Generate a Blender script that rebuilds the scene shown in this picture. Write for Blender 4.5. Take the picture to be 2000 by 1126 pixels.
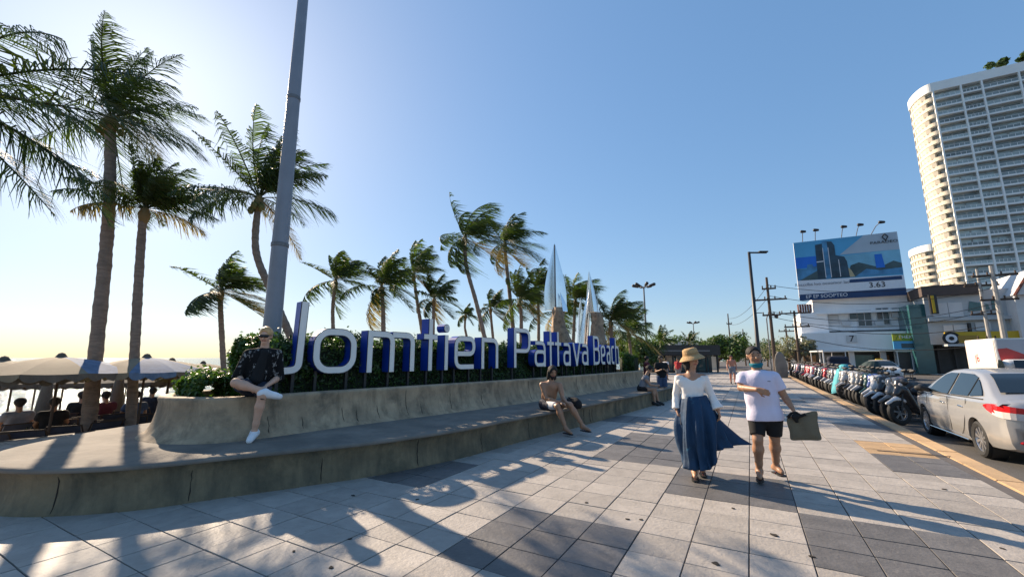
import bpy, bmesh, math, random
import numpy as np
from mathutils import Vector, Matrix
scene = bpy.context.scene
for o in list(bpy.data.objects): bpy.data.objects.remove(o)
R = math.radians
# ------------------------------------------------------------------ camera
F_PX, CX, CY, EYE = 815.0, 1000.0, 563.0, 1.55
PITCH = math.atan(135 / F_PX); YAW = math.atan(465 / F_PX * math.cos(PITCH))
cam = bpy.data.cameras.new('camera'); cam_o = bpy.data.objects.new('camera', cam)
scene.collection.objects.link(cam_o)
cam.sensor_width = 36; cam.lens = 36 * F_PX / 2000; cam.clip_start = .05; cam.clip_end = 20000
cam_o.location = (0, 0, EYE); cam_o.rotation_euler = (math.pi / 2 + PITCH, 0, YAW)
scene.camera = cam_o
# ------------------------------------------------------------------ sky, sun, exposure
SUN = np.array([-.8436, .2517, .4743]); SUN_EL = math.asin(SUN[2])
world = bpy.data.worlds.new('World'); scene.world = world; world.use_nodes = True
nt = world.node_tree; nt.nodes.clear()
sky = nt.nodes.new('ShaderNodeTexSky'); sky.sky_type = 'NISHITA'; sky.sun_disc = False
sky.sun_elevation = SUN_EL; sky.sun_rotation = math.atan2(SUN[0], SUN[1])
sky.altitude = 0; sky.air_density = 1.1; sky.dust_density = .7; sky.ozone_density = 4
bg = nt.nodes.new('ShaderNodeBackground'); bg.inputs[1].default_value = .15
wo = nt.nodes.new('ShaderNodeOutputWorld')
gm = nt.nodes.new('ShaderNodeGamma'); gm.inputs[1].default_value = .45        # camera-like compression of the whole sky
hs = nt.nodes.new('ShaderNodeHueSaturation'); hs.inputs['Saturation'].default_value = 1.55; hs.inputs['Hue'].default_value = .5
nt.links.new(sky.outputs[0], gm.inputs[0]); nt.links.new(gm.outputs[0], hs.inputs['Color']); tn = nt.nodes.new('ShaderNodeMix'); tn.data_type = 'RGBA'; tn.blend_type = 'MULTIPLY'; tn.inputs[0].default_value = 1; tn.inputs[7].default_value = (.88, .975, 1.10, 1)
nt.links.new(hs.outputs[0], tn.inputs[6]); nt.links.new(tn.outputs[2], bg.inputs[0])
nt.links.new(bg.outputs[0], wo.inputs[0])
sun = bpy.data.lights.new('sun', 'SUN'); sun.energy = 4.2; sun.angle = R(.55); sun.color = (1, .81, .60)
sun_o = bpy.data.objects.new('sun', sun); scene.collection.objects.link(sun_o)
sun_o.rotation_euler = Vector(SUN).to_track_quat('Z', 'Y').to_euler()
scene.view_settings.view_transform = 'Standard'; scene.view_settings.look = 'None'
scene.view_settings.exposure = 1.22; scene.view_settings.gamma = 1
# ------------------------------------------------------------------ pixel -> place
_cp, _sp, _cy, _sy = math.cos(PITCH), math.sin(PITCH), math.cos(YAW), math.sin(YAW)
FW = np.array([-_sy * _cp, _cy * _cp, _sp]); RT = np.array([_cy, _sy, 0.]); UP = np.cross(RT, FW)
CAM = np.array([0, 0, EYE])
def ray(x, y): return FW + RT * (x - CX) / F_PX - UP * (y - CY) / F_PX
def ground(x, y, z=0.):
    d = ray(x, y); return CAM + d * ((z - EYE) / d[2])
def onY(x, y, Y):
    d = ray(x, y); return CAM + d * (Y / d[1])
def at(x, y, dist):
    d = ray(x, y); return CAM + d * (dist / math.hypot(d[0], d[1]))
def pix(p):
    v = np.asarray(p, float) - CAM; z = v @ FW; return CX + F_PX * (v @ RT) / z, CY - F_PX * (v @ UP) / z, z
# ------------------------------------------------------------------ scene graph helpers
COL = scene.collection
def tag(o, label=None, cat=None, group=None, kind=None):
    if label: o['label'] = label
    if cat: o['category'] = cat
    if group: o['group'] = group
    if kind: o['kind'] = kind
    return o
def thing(name, label, cat, loc=(0, 0, 0), rz=0, group=None):
    o = bpy.data.objects.new(name, None); COL.objects.link(o); o.empty_display_size = .2
    o.location = tuple(float(c) for c in loc); o.rotation_euler = (0, 0, rz)
    return tag(o, label, cat, group)
def link(name, me, mat=None, parent=None, loc=None):
    o = bpy.data.objects.new(name, me); COL.objects.link(o)
    if mat is not None and not me.materials: me.materials.append(M[mat] if isinstance(mat, str) else mat)
    if parent is not None: o.parent = parent
    if loc is not None: o.location = tuple(float(c) for c in loc)
    return o
def copy_tree(o, parent=None):
    c = o.copy(); COL.objects.link(c); c.parent = parent
    for ch in o.children: copy_tree(ch, c)
    return c
class MB:
    "collects vertices and faces of one mesh"
    def __init__(s): s.v = []; s.f = []
    def add(s, vs, fs):
        n = len(s.v); s.v += [tuple(map(float, p)) for p in vs]; s.f += [tuple(i + n for i in f) for f in fs]; return s
    def box(s, c, d, rz=0, rx=0, ry=0, ch=0):
        hx, hy, hz = [q / 2 for q in d]
        m = Matrix.Rotation(rz, 3, 'Z') @ Matrix.Rotation(ry, 3, 'Y') @ Matrix.Rotation(rx, 3, 'X')
        if ch:
            bm = bmesh.new(); bmesh.ops.create_cube(bm, size=1)
            for v in bm.verts: v.co = Vector((v.co.x * d[0], v.co.y * d[1], v.co.z * d[2]))
            bmesh.ops.bevel(bm, geom=bm.edges[:], offset=ch, segments=2, affect='EDGES')
            bm.verts.index_update()
            vs = [v.co.copy() for v in bm.verts]; fs = [[v.index for v in f.verts] for f in bm.faces]; bm.free()
        else:
            vs = [Vector((x * hx, y * hy, z * hz)) for x in (-1, 1) for y in (-1, 1) for z in (-1, 1)]
            fs = [(0, 1, 3, 2), (4, 6, 7, 5), (0, 4, 5, 1), (2, 3, 7, 6), (0, 2, 6, 4), (1, 5, 7, 3)]
        return s.add([m @ v + Vector(c) for v in vs], fs)
    def tube(s, pts, rad, n=10, cap=True):
        pts = [np.asarray(p, float) for p in pts]; k = len(pts)
        if np.isscalar(rad): rad = [rad] * k
        up = None; rings = []
        for i, p in enumerate(pts):
            t = pts[min(i + 1, k - 1)] - pts[max(i - 1, 0)]; t = t / (np.linalg.norm(t) + 1e-9)
            if up is None:
                up = np.array([1., 0, 0]) if abs(t[2]) > .9 else np.array([0, 0, 1.])
            a = np.cross(t, up); a /= np.linalg.norm(a) + 1e-9; b = np.cross(a, t); up = b
            rings.append([p + rad[i] * (a * math.cos(q) + b * math.sin(q)) for q in np.linspace(0, 2 * math.pi, n, endpoint=False)])
        vs = [q for r in rings for q in r]; fs = []
        for i in range(k - 1):
            for j in range(n): fs.append((i * n + j, i * n + (j + 1) % n, (i + 1) * n + (j + 1) % n, (i + 1) * n + j))
        if cap: fs += [tuple(range(n))[::-1], tuple((k - 1) * n + j for j in range(n))]
        return s.add(vs, fs)
    def lathe(s, prof, n=20, c=(0, 0, 0), cap=True):
        vs = [(c[0] + r * math.cos(a), c[1] + r * math.sin(a), c[2] + z) for r, z in prof for a in np.linspace(0, 2 * math.pi, n, endpoint=False)]
        fs = []
        for i in range(len(prof) - 1):
            for j in range(n): fs.append((i * n + j, i * n + (j + 1) % n, (i + 1) * n + (j + 1) % n, (i + 1) * n + j))
        if cap: fs += [tuple(range(n))[::-1], tuple((len(prof) - 1) * n + j for j in range(n))]
        return s.add(vs, fs)
    def wheel(s, c, axis, prof, n=24):
        "prof: (radius, offset along axis)"
        a = np.asarray(axis, float); a /= np.linalg.norm(a)
        u = np.cross(a, (0, 0, 1.)); u /= np.linalg.norm(u); w = np.cross(u, a); c = np.asarray(c, float)
        vs = [c + a * o + r * (u * math.cos(q) + w * math.sin(q)) for r, o in prof for q in np.linspace(0, 2 * math.pi, n, endpoint=False)]
        fs = []; k = len(prof)
        for i in range(k - 1):
            for j in range(n): fs.append((i * n + j, i * n + (j + 1) % n, (i + 1) * n + (j + 1) % n, (i + 1) * n + j))
        return s.add(vs, fs)
    def poly(s, pts2, z0, z1, axis='z'):
        "prism of a 2-D outline; axis z: (x,y)->(x,y,z); axis y: (x,z) extruded in y; axis x: (y,z) extruded in x"
        f = {'z': lambda p, q: (p[0], p[1], q), 'y': lambda p, q: (p[0], q, p[1]), 'x': lambda p, q: (q, p[0], p[1])}[axis]
        n = len(pts2); vs = [f(p, z0) for p in pts2] + [f(p, z1) for p in pts2]
        fs = [tuple(range(n))[::-1], tuple(range(n, 2 * n))] + [(i, (i + 1) % n, n + (i + 1) % n, n + i) for i in range(n)]
        return s.add(vs, fs)
    def mesh(s, name, off=None, smooth=False):
        me = bpy.data.meshes.new(name); v = np.array(s.v, float)
        if off is not None: v = v - np.array(off, float)
        me.from_pydata([tuple(p) for p in v], [], s.f)
        if smooth: me.polygons.foreach_set('use_smooth', [True] * len(me.polygons))
        me.update(); return me
    def build(s, name, mat, parent=None, world=False, smooth=False, autos=None):
        off = parent.location if (world and parent is not None) else None
        me = s.mesh(name, off, smooth or autos is not None)
        bm = bmesh.new(); bm.from_mesh(me); bmesh.ops.recalc_face_normals(bm, faces=bm.faces)
        if autos is not None:
            for e in bm.edges:
                if len(e.link_faces) == 2 and e.calc_face_angle(0) > R(autos): e.smooth = False
        bm.to_mesh(me); bm.free()
        return link(name, me, mat, parent)
def fast_mesh(name, V, Fq, smooth=False):
    "numpy arrays -> mesh; Fq is (n,4) or (n,3)"
    me = bpy.data.meshes.new(name); V = np.asarray(V, np.float32); Fq = np.asarray(Fq, np.int32); k = Fq.shape[1]
    me.vertices.add(len(V)); me.vertices.foreach_set('co', V.ravel())
    me.loops.add(Fq.size); me.loops.foreach_set('vertex_index', Fq.ravel())
    me.polygons.add(len(Fq)); me.polygons.foreach_set('loop_start', np.arange(0, Fq.size, k, dtype=np.int32))
    me.polygons.foreach_set('loop_total', np.full(len(Fq), k, np.int32))
    if smooth: me.polygons.foreach_set('use_smooth', np.ones(len(Fq), bool))
    me.update(calc_edges=True); return me
def spline(pts, n, closed=False):
    "Catmull-Rom through pts, n samples"
    P = np.array(pts, float); k = len(P); out = []
    m = k if closed else k - 1
    for q in np.linspace(0, m, n, endpoint=not closed):
        i = min(int(q), m - 1); t = q - i
        g = (lambda j: P[j % k]) if closed else (lambda j: P[min(max(j, 0), k - 1)])
        a, b, c, d = g(i - 1), g(i), g(i + 1), g(i + 2)
        out.append(.5 * ((2 * b) + (c - a) * t + (2 * a - 5 * b + 4 * c - d) * t * t + (3 * b - a - 3 * c + d) * t ** 3))
    return np.array(out)
def text_obj(name, body, size, mat, parent, loc, rot, align='CENTER', depth=.004, sx=1):
    cu = bpy.data.curves.new(name, 'FONT'); cu.body = body; cu.size = size; cu.align_x = align; cu.align_y = 'CENTER'; cu.extrude = depth
    cu.resolution_u = 3
    o = bpy.data.objects.new(name, cu); COL.objects.link(o)
    me = bpy.data.meshes.new_from_object(o.evaluated_get(bpy.context.evaluated_depsgraph_get()))
    bpy.data.objects.remove(o); bpy.data.curves.remove(cu)
    me.materials.clear(); r = link(name, me, mat, parent, loc); r.rotation_euler = rot; r.scale = (sx, 1, 1); return r
# ------------------------------------------------------------------ materials
M = {}
def mat(name, col, rough=.7, var=.15, scale=6, bump=0, bscale=40, metal=0, spec=None, coat=0, emit=None, transl=0, rnd=0, stretch=None, streak=None, stain=None, alpha=None, ior=None):
    m = bpy.data.materials.new(name); m.use_nodes = True; M[name] = m
    t = m.node_tree; N = t.nodes; L = t.links; b = N['Principled BSDF']; out = N['Material Output']
    b.inputs['Roughness'].default_value = rough; b.inputs['Metallic'].default_value = metal
    if spec is not None: b.inputs['Specular IOR Level'].default_value = spec
    if coat: b.inputs['Coat Weight'].default_value = coat; b.inputs['Coat Roughness'].default_value = .06
    tc = N.new('ShaderNodeTexCoord'); vec = tc.outputs['Object']
    oi = None
    if rnd:
        oi = N.new('ShaderNodeObjectInfo'); vm = N.new('ShaderNodeVectorMath'); vm.operation = 'MULTIPLY_ADD'
        cmb = N.new('ShaderNodeCombineXYZ')
        for i in range(3): L.new(oi.outputs['Random'], cmb.inputs[i])
        L.new(cmb.outputs[0], vm.inputs[0]); vm.inputs[1].default_value = (37, 53, 71); L.new(vec, vm.inputs[2]); vec = vm.outputs[0]
    mp = N.new('ShaderNodeMapping'); L.new(vec, mp.inputs[0])
    if stretch: mp.inputs['Scale'].default_value = stretch
    nz = N.new('ShaderNodeTexNoise'); nz.inputs['Scale'].default_value = scale; nz.inputs['Detail'].default_value = 6; nz.inputs['Roughness'].default_value = .62
    L.new(mp.outputs[0], nz.inputs['Vector'])
    def ramp(a, b_):
        r = N.new('ShaderNodeMapRange'); r.inputs[1].default_value = a; r.inputs[2].default_value = b_; return r
    def mix(fac, c1, c2, mode='MIX'):
        x = N.new('ShaderNodeMix'); x.data_type = 'RGBA'; x.blend_type = mode
        for sock, val in ((x.inputs[0], fac), (x.inputs[6], c1), (x.inputs[7], c2)):
            if hasattr(val, 'is_linked'): L.new(val, sock)
            else: sock.default_value = val if not isinstance(val, tuple) else (*val[:3], 1)
        return x.outputs[2]
    lo = tuple(c * (1 - var) for c in col); hi = tuple(min(1, c * (1 + var)) for c in col)
    rr = ramp(.3, .7); L.new(nz.outputs['Fac'], rr.inputs[0])
    c = mix(rr.outputs[0], lo, hi)
    if rnd:
        r2 = ramp(0, 1); r2.inputs[3].default_value = 1 - rnd; r2.inputs[4].default_value = 1 + rnd; L.new(oi.outputs['Random'], r2.inputs[0])
        hs = N.new('ShaderNodeHueSaturation'); L.new(r2.outputs[0], hs.inputs['Value']); L.new(c, hs.inputs['Color']); c = hs.outputs[0]
    def layer(c, colr, sc, lo_, hi_, st=None, amt=1):
        mp2 = N.new('ShaderNodeMapping'); L.new(vec, mp2.inputs[0])
        if st: mp2.inputs['Scale'].default_value = st
        n2 = N.new('ShaderNodeTexNoise'); n2.inputs['Scale'].default_value = sc; n2.inputs['Detail'].default_value = 8; n2.inputs['Roughness'].default_value = .68
        L.new(mp2.outputs[0], n2.inputs['Vector']); r3 = ramp(lo_, hi_); r3.inputs[4].default_value = amt; L.new(n2.outputs['Fac'], r3.inputs[0])
        return mix(r3.outputs[0], c, colr)
    for args in (streak or []): c = layer(c, *args)
    for args in (stain or []): c = layer(c, *args)
    L.new(c, b.inputs['Base Color'])
    if bump:
        nb = N.new('ShaderNodeTexNoise'); nb.inputs['Scale'].default_value = bscale; nb.inputs['Detail'].default_value = 5; L.new(mp.outputs[0], nb.inputs['Vector'])
        bp = N.new('ShaderNodeBump'); bp.inputs['Strength'].default_value = bump; bp.inputs['Distance'].default_value = .02
        L.new(nb.outputs['Fac'], bp.inputs['Height']); L.new(bp.outputs[0], b.inputs['Normal'])
    if transl:
        tr = N.new('ShaderNodeBsdfTranslucent'); L.new(mix(1., c, (1.5, 1.7, .6), 'MULTIPLY'), tr.inputs[0])
        ms = N.new('ShaderNodeMixShader'); ms.inputs[0].default_value = transl; L.new(b.outputs[0], ms.inputs[1]); L.new(tr.outputs[0], ms.inputs[2]); L.new(ms.outputs[0], out.inputs[0])
    if emit: b.inputs['Emission Color'].default_value = (*col, 1); b.inputs['Emission Strength'].default_value = emit
    if alpha is not None: b.inputs['Alpha'].default_value = alpha
    return m
mat('tile_light', (.335, .303, .268), .68, .14, 5, .35, 30, rnd=.13, stain=[((.21, .185, .155), 9, .56, .78, None, .7), ((.11, .10, .085), 26, .68, .8, (1, 3, 1), .8)])
mat('tile_dark', (.118, .112, .108), .6, .2, 5, .3, 30, rnd=.14, stain=[((.33, .31, .28), 12, .6, .8, None, .5)])
mat('tile_brown', (.42, .28, .15), .75, .2, 5, .3, 30, rnd=.1)
mat('grout', (.10, .09, .085), .9, .2, 8)
mat('kerb', (.46, .31, .17), .8, .2, 3, .3, 30, rnd=.08, stain=[((.25, .18, .12), 6, .55, .8)])
mat('asphalt', (.085, .08, .075), .85, .18, .8, .4, 120, stain=[((.14, .125, .11), .25, .5, .75)])
mat('concrete', (.41, .30, .19), .8, .28, 2.2, .35, 14, streak=[((.15, .112, .07), 5, .48, .70, (1, 1, .18), .85)], stain=[((.12, .095, .065), 1.6, .50, .70, None, .9), ((.55, .42, .27), 7, .62, .8, None, .5)])
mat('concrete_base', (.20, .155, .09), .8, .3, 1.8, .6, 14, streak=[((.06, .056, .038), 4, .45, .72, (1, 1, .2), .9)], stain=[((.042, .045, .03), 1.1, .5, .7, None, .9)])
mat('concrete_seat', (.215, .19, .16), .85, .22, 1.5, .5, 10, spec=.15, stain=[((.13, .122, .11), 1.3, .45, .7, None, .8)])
mat('soil', (.10, .07, .045), .95, .3, 10, .6, 30)
mat('letter_white', (.86, .82, .76), .45, .05, 3)
mat('letter_blue', (.006, .05, .36), .4, .12, 3)
mat('letter_edge', (.02, .02, .03), .5, .1)
mat('steel_grey', (.17, .17, .175), .5, .12, 8, metal=.3)
mat('pole_grey', (.25, .26, .29), .5, .08, 3, metal=.2)
mat('black_metal', (.02, .02, .022), .45, .1)
mat('chrome', (.86, .87, .88), .2, .04, 3, .04, 3, metal=1)
mat('rock', (.34, .235, .15), .8, .4, 4, .8, 10, stain=[((.10, .07, .05), 6, .5, .7), ((.5, .42, .33), 9, .62, .8)])
mat('leaf', (.034, .055, .014), .55, .35, 1.5, transl=.34)
mat('leaf_b', (.058, .088, .02), .55, .3, 1.5, transl=.4)
mat('leaf_dry', (.26, .19, .09), .7, .3, 2, transl=.25)
mat('hedge_leaf', (.045, .09, .018), .45, .5, 3, transl=.3)
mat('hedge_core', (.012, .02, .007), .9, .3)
mat('shrub_leaf', (.06, .115, .02), .4, .4, 4, transl=.35)
mat('tree_leaf', (.05, .09, .025), .6, .4, .6, transl=.3)
mat('tree_dull', (.19, .185, .13), .7, .4, .6, transl=.2)
mat('trunk', (.23, .18, .145), .85, .25, 5, .6, 12, stretch=(1, 1, 3), stain=[((.12, .09, .07), 4, .5, .75, (1, 1, 5))])
mat('bark', (.14, .10, .07), .9, .3, 4, .6, 12)
mat('coconut', (.13, .12, .03), .6, .3, 4)
mat('sand', (.34, .27, .19), .95, .2, .6, .6, 5)
mat('canvas', (.25, .205, .145), .85, .2, 2, .2, 40, transl=.18, stain=[((.24, .2, .15), 4, .55, .8)])
mat('canvas_blue', (.13, .20, .33), .85, .25, 6, .2, 40, transl=.18)
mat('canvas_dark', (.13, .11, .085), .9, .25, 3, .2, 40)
mat('wood_dark', (.07, .045, .03), .8, .3, 5)
mat('chair_fabric', (.06, .07, .10), .8, .3, 5)
# ================================================================== SETTING
rng = np.random.default_rng(7); random.seed(7)
def sheet(name, pts, z, matn):
    mb = MB(); mb.add([(p[0], p[1], z) for p in pts], [tuple(range(len(pts)))]); o = mb.build(name, matn); tag(o, kind='structure'); return o
def grid_sheet(name, xs, ys, zf, matn, smooth=True):
    V = [(x, y, zf(x, y)) for y in ys for x in xs]; n = len(xs)
    Fc = [(j * n + i, j * n + i + 1, (j + 1) * n + i + 1, (j + 1) * n + i) for j in range(len(ys) - 1) for i in range(n - 1)]
    o = link(name, fast_mesh(name, V, Fc, smooth), matn); tag(o, kind='structure'); return o
sheet('ground', [(-12.6, -400), (6000, -400), (6000, 7000), (-40, 7000), (-12.6, 300)], -.40, 'asphalt')
road = sheet('road', [(2.9, -30), (140, -30), (140, 57.4), (2.9, 57.4)], -.13, 'asphalt')
EDGE = -12.55
prom = thing('promenade', None, None); del prom; bpy.data.objects.remove(bpy.data.objects['promenade'])
mb = MB(); mb.box(((EDGE + 2.62) / 2, 44, -.212), (2.62 - EDGE, 112, .4)); prom = tag(mb.build('promenade', 'grout'), kind='structure')
# paving: 3x3 blocks of square tiles, dark blocks among pale ones
TX, TY = 1.30 / 3, 1.27 / 3
def tile_kind(i, j):
    bx, by = i // 3, j // 3      # block indices from X=-1.0, Y=4.13
    if (bx, by) in {(-1, -1), (0, 1), (1, 0), (-3, 0), (-1, 2), (-1, 3), (2, 3), (2, 6), (-2, 5), (0, 8), (-4, 3)}: return 'tile_dark'
    if bx == 2 and by == 4: return 'tile_brown'
    if by > 8 and (bx * 7 + by * 13) % 5 == 0: return 'tile_dark'
    return 'tile_light'
cand = []
for i in range(-27, 9):
    for j in range(-14, 130):
        x, y = -1.0 + (i + .5) * TX, 4.13 + (j + .5) * TY
        if x - TX / 2 < EDGE or x + TX / 2 > 2.64: continue
        v = np.array([x, y, -EYE]); zc = v @ FW
        area = 0
        if zc > .5:
            cs = [pix((x + a * TX / 2, y + b * TY / 2, 0)) for a, b in ((-1, -1), (1, -1), (1, 1), (-1, 1))]
            if all(c[2] > .3 for c in cs) and any(-5 < c[0] < 2005 and c[1] < 1131 for c in cs):
                area = abs(sum(cs[k][0] * cs[(k + 1) % 4][1] - cs[(k + 1) % 4][0] * cs[k][1] for k in range(4))) / 2
        cand.append((area, x, y, tile_kind(i, j)))
OUTER = spline([(-7.35, 1.32), (-6.75, 1.36), (-6.2, 1.62), (-5.65, 2.14), (-5.25, 2.85), (-4.85, 3.55), (-4.55, 4.1), (-4.3, 4.8), (-4.08, 5.6), (-3.9, 7.0), (-3.62, 8.7), (-3.28, 11.4), (-2.95, 14.3), (-2.75, 16.8), (-2.8, 18.8), (-3.3, 20.2), (-4.8, 21.2), (-6.5, 21), (-8, 19), (-8.9, 15), (-9.3, 10.5), (-9.4, 7), (-9.3, 5), (-9.1, 3.5), (-8.75, 2.6), (-8.1, 1.72)], 220, True)
WALL = spline([(-7.3, 2.72), (-6.7, 2.78), (-6.22, 3.08), (-6.02, 3.6), (-5.85, 4.8), (-5.6, 6.0), (-5.4, 7.0), (-5.1, 8.6), (-4.8, 10.4), (-4.52, 12.5), (-4.27, 14.8), (-4.02, 17.2), (-3.98, 18.9), (-4.5, 19.9), (-5.8, 20), (-7.2, 18.2), (-7.9, 14.5), (-8.3, 10), (-8.4, 7), (-8.35, 5), (-8.2, 3.6), (-7.8, 2.95)], 220, True)
def inside(poly, x, y):
    X, Y = poly[:, 0], poly[:, 1]; X2, Y2 = np.roll(X, -1), np.roll(Y, -1)
    c = (Y > y) != (Y2 > y); xi = X + (y - Y) / np.where(Y2 == Y, 1e-9, Y2 - Y) * (X2 - X)
    return bool(np.sum(c & (x < xi)) % 2)
cand = [c for c in cand if not all(inside(OUTER, c[1] + a * TX / 2, c[2] + b * TY / 2) for a in (-1, 1) for b in (-1, 1))]
cand.sort(key=lambda c: -c[0])
def tile_box(mb, x, y, dz, tx, ty):
    g, h, c = .0055, .03, .0018; hx, hy = TX / 2 - g, TY / 2 - g
    vs = [(x + a * hx, y + b * hy, z) for z in (-h, -c) for a, b in ((-1, -1), (1, -1), (1, 1), (-1, 1))]
    vs += [(x + a * (hx - c), y + b * (hy - c), 0) for a, b in ((-1, -1), (1, -1), (1, 1), (-1, 1))]
    vs = [(p[0], p[1], p[2] + dz + (p[0] - x) * tx + (p[1] - y) * ty) for p in vs]
    fs = [(8, 9, 10, 11)] + [(r + k, r + (k + 1) % 4, r + 4 + (k + 1) % 4, r + 4 + k) for r in (0, 4) for k in range(4)]
    mb.add(vs, fs)
tile_me = {}
for k in ('tile_light', 'tile_dark', 'tile_brown'):
    b = MB(); tile_box(b, 0, 0, 0, 0, 0); tile_me[k] = b.mesh('paving_tile'); tile_me[k].materials.append(M[k])
for n, (a, x, y, k) in enumerate(cand[:300]):
    o = link('paving_tile', tile_me[k], None, prom, (x, y, random.uniform(-.004, .001)))
    o.rotation_euler = (random.uniform(-1, 1) * .005, random.uniform(-1, 1) * .005, random.uniform(-1, 1) * .005)
for k in tile_me:
    b = MB()
    for (a, x, y, kk) in cand[300:]:
        if kk == k: tile_box(b, x, y, random.uniform(-.0015, .001), random.uniform(-1, 1) * .003, random.uniform(-1, 1) * .003)
    if b.v: tag(b.build('distant_paving', k, prom), kind='stuff')
# kerb stones between the paving and the road
kb = tag(MB().box((2.76, 14, -.25), (.2, 60, .2)).build('kerb', 'grout'), kind='structure')
ks = MB().box((0, 0, -.1), (.276, .99, .2), ch=.012).mesh('kerb_stone'); ks.materials.append(M['kerb'])
for y in range(-6, 44): link('kerb_stone', ks, None, kb, (2.76, y + .5, random.uniform(-.004, .004) + .002))
# slot drain in the paving by the road
o = MB().box((0, 0, .0045), (.9, .035, .004)).build('drain_slot', 'black_metal'); o.location = (2.2, 9.5, 0); tag(o, 'narrow dark slot drain lying in the brown paving beside the kerb', 'drain')
# beach and sea
grid_sheet('beach', np.concatenate([np.linspace(-14, EDGE - .01, 3)[::1], []]) if False else np.linspace(-46, EDGE, 60), np.linspace(-60, 300, 140),
           lambda x, y: -.75 - max(0, (-16 - x)) * .045 + .04 * math.sin(x * 2.1 + y * .7) * math.sin(y * 1.3), 'sand')
wm = mat('water', (.03, .07, .085), .09, .1, .05, spec=.5)
t = wm.node_tree; b_ = t.nodes['Principled BSDF']; b_.inputs['IOR'].default_value = 1.33
tcn = t.nodes.new('ShaderNodeTexCoord'); prev = None
for sc, st, dist in ((1.6, .9, .16), (.35, .8, .5), (7, .5, .03)):
    n_ = t.nodes.new('ShaderNodeTexNoise'); n_.inputs['Scale'].default_value = sc; n_.inputs['Detail'].default_value = 4; t.links.new(tcn.outputs['Object'], n_.inputs['Vector'])
    bp = t.nodes.new('ShaderNodeBump'); bp.inputs['Strength'].default_value = st; bp.inputs['Distance'].default_value = dist
    t.links.new(n_.outputs['Fac'], bp.inputs['Height'])
    if prev: t.links.new(prev.outputs[0], bp.inputs['Normal'])
    prev = bp
t.links.new(prev.outputs[0], b_.inputs['Normal'])
sheet('sea', [(-9000, -9000), (-22, -9000), (-22, 9000), (-9000, 9000)], -1.30, 'water')
# ------------------------------------------------------------------ bench and planter
def loop_sweep(mb, loop, prof):
    "prof: (outward offset, z); returns list of last ring points"
    n = len(loop); t = np.roll(loop, -1, 0) - np.roll(loop, 1, 0); t /= np.linalg.norm(t, axis=1)[:, None]
    nrm = np.stack([t[:, 1], -t[:, 0]], 1)
    rings = [np.column_stack([loop + nrm * o, np.full(n, z)]) for o, z in prof]
    V = np.vstack(rings); Fc = [(i * n + j, i * n + (j + 1) % n, (i + 1) * n + (j + 1) % n, (i + 1) * n + j) for i in range(len(prof) - 1) for j in range(n)]
    mb.add(V, Fc); return rings
bench = thing('concrete_bench', 'long curved grey concrete bench with a broad stained seat round the planter', 'bench', (-6.5, 8, 0))
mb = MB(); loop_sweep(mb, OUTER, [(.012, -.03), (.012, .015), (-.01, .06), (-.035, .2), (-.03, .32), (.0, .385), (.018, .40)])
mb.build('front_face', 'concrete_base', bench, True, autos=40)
mb = MB(); r = loop_sweep(mb, OUTER, [(-.1, .36), (.016, .398), (.024, .412), (.022, .432), (.008, .446), (-.03, .451), (-.12, .452)])
n = len(OUTER); mb.f.append(tuple(6 * n + j for j in range(n)))
mb.build('seat', 'concrete_seat', bench, True, autos=40)
planter = thing('planter_wall', 'raised concrete planter wall with sloping stained face behind the bench seat', 'planter', (-6.5, 8, .45))
mb = MB(); loop_sweep(mb, WALL, [(.07, .452), (.05, .47), (-.03, .52), (-.09, .66), (-.12, .80), (-.13, .92), (-.115, .975), (-.125, 1.0), (-.16, 1.012), (-.30, 1.012), (-.32, 1.0), (-.32, .80)])
mb.build('wall', 'concrete', planter, True, autos=50)
mb = MB(); n = len(WALL); r = loop_sweep(mb, WALL, [(-.315, .80), (-.315, .86)]); mb.f.append(tuple(n + j for j in range(n)))
mb.build('soil', 'soil', planter, True)
# cracks and casting joints in the concrete
mat('crack', (.025, .02, .015), .95, .2, 10)
def on_loop(loop, prof, s, z):
    n = len(loop); i = int(s) % n; f = s - int(s); p = loop[i] * (1 - f) + loop[(i + 1) % n] * f; t = nrm2(loop[(i + 1) % n] - loop[i]); o = np.interp(z, [q[1] for q in prof], [q[0] for q in prof])
    return np.array([p[0] + t[1] * o, p[1] - t[0] * o, z])
nrm2 = lambda v: v / (np.linalg.norm(v) + 1e-9)
WPROF = [(.05, .47), (-.03, .52), (-.09, .66), (-.12, .80), (-.13, .92), (-.115, .975)]; OPROF = [(.012, .015), (-.01, .06), (-.035, .2), (-.03, .32), (0, .385)]
def nearest(loop, x, y): return int(np.argmin((loop[:, 0] - x) ** 2 + (loop[:, 1] - y) ** 2))
gk = np.random.default_rng(12)
for k, (y, z0, z1) in enumerate([(3.7, .5, .72), (4.2, .5, .66), (4.75, .52, .74), (5.1, .5, .7), (5.45, .5, .72), (6.0, .5, .95), (6.4, .5, .68), (7.2, .52, .9), (8.1, .5, .75), (9.9, .5, .97), (10.6, .5, .8), (12.3, .5, .97), (14.5, .5, .97), (16.2, .5, .97)]):
    s0 = nearest(WALL[20:140], np.interp(y, [3.6, 19], [-6, -4]), y) + 20; zs = np.linspace(z0, z1, 8); s = s0 + gk.uniform(-.5, .5); pts = []
    for z in zs: s += gk.normal(0, .05); pts.append(on_loop(WALL, WPROF, s, z))
    MB().tube(pts, [.002] + list(gk.uniform(.003, .007, 6)) + [.002], 5).build('crack', 'crack', planter, True)
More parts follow.
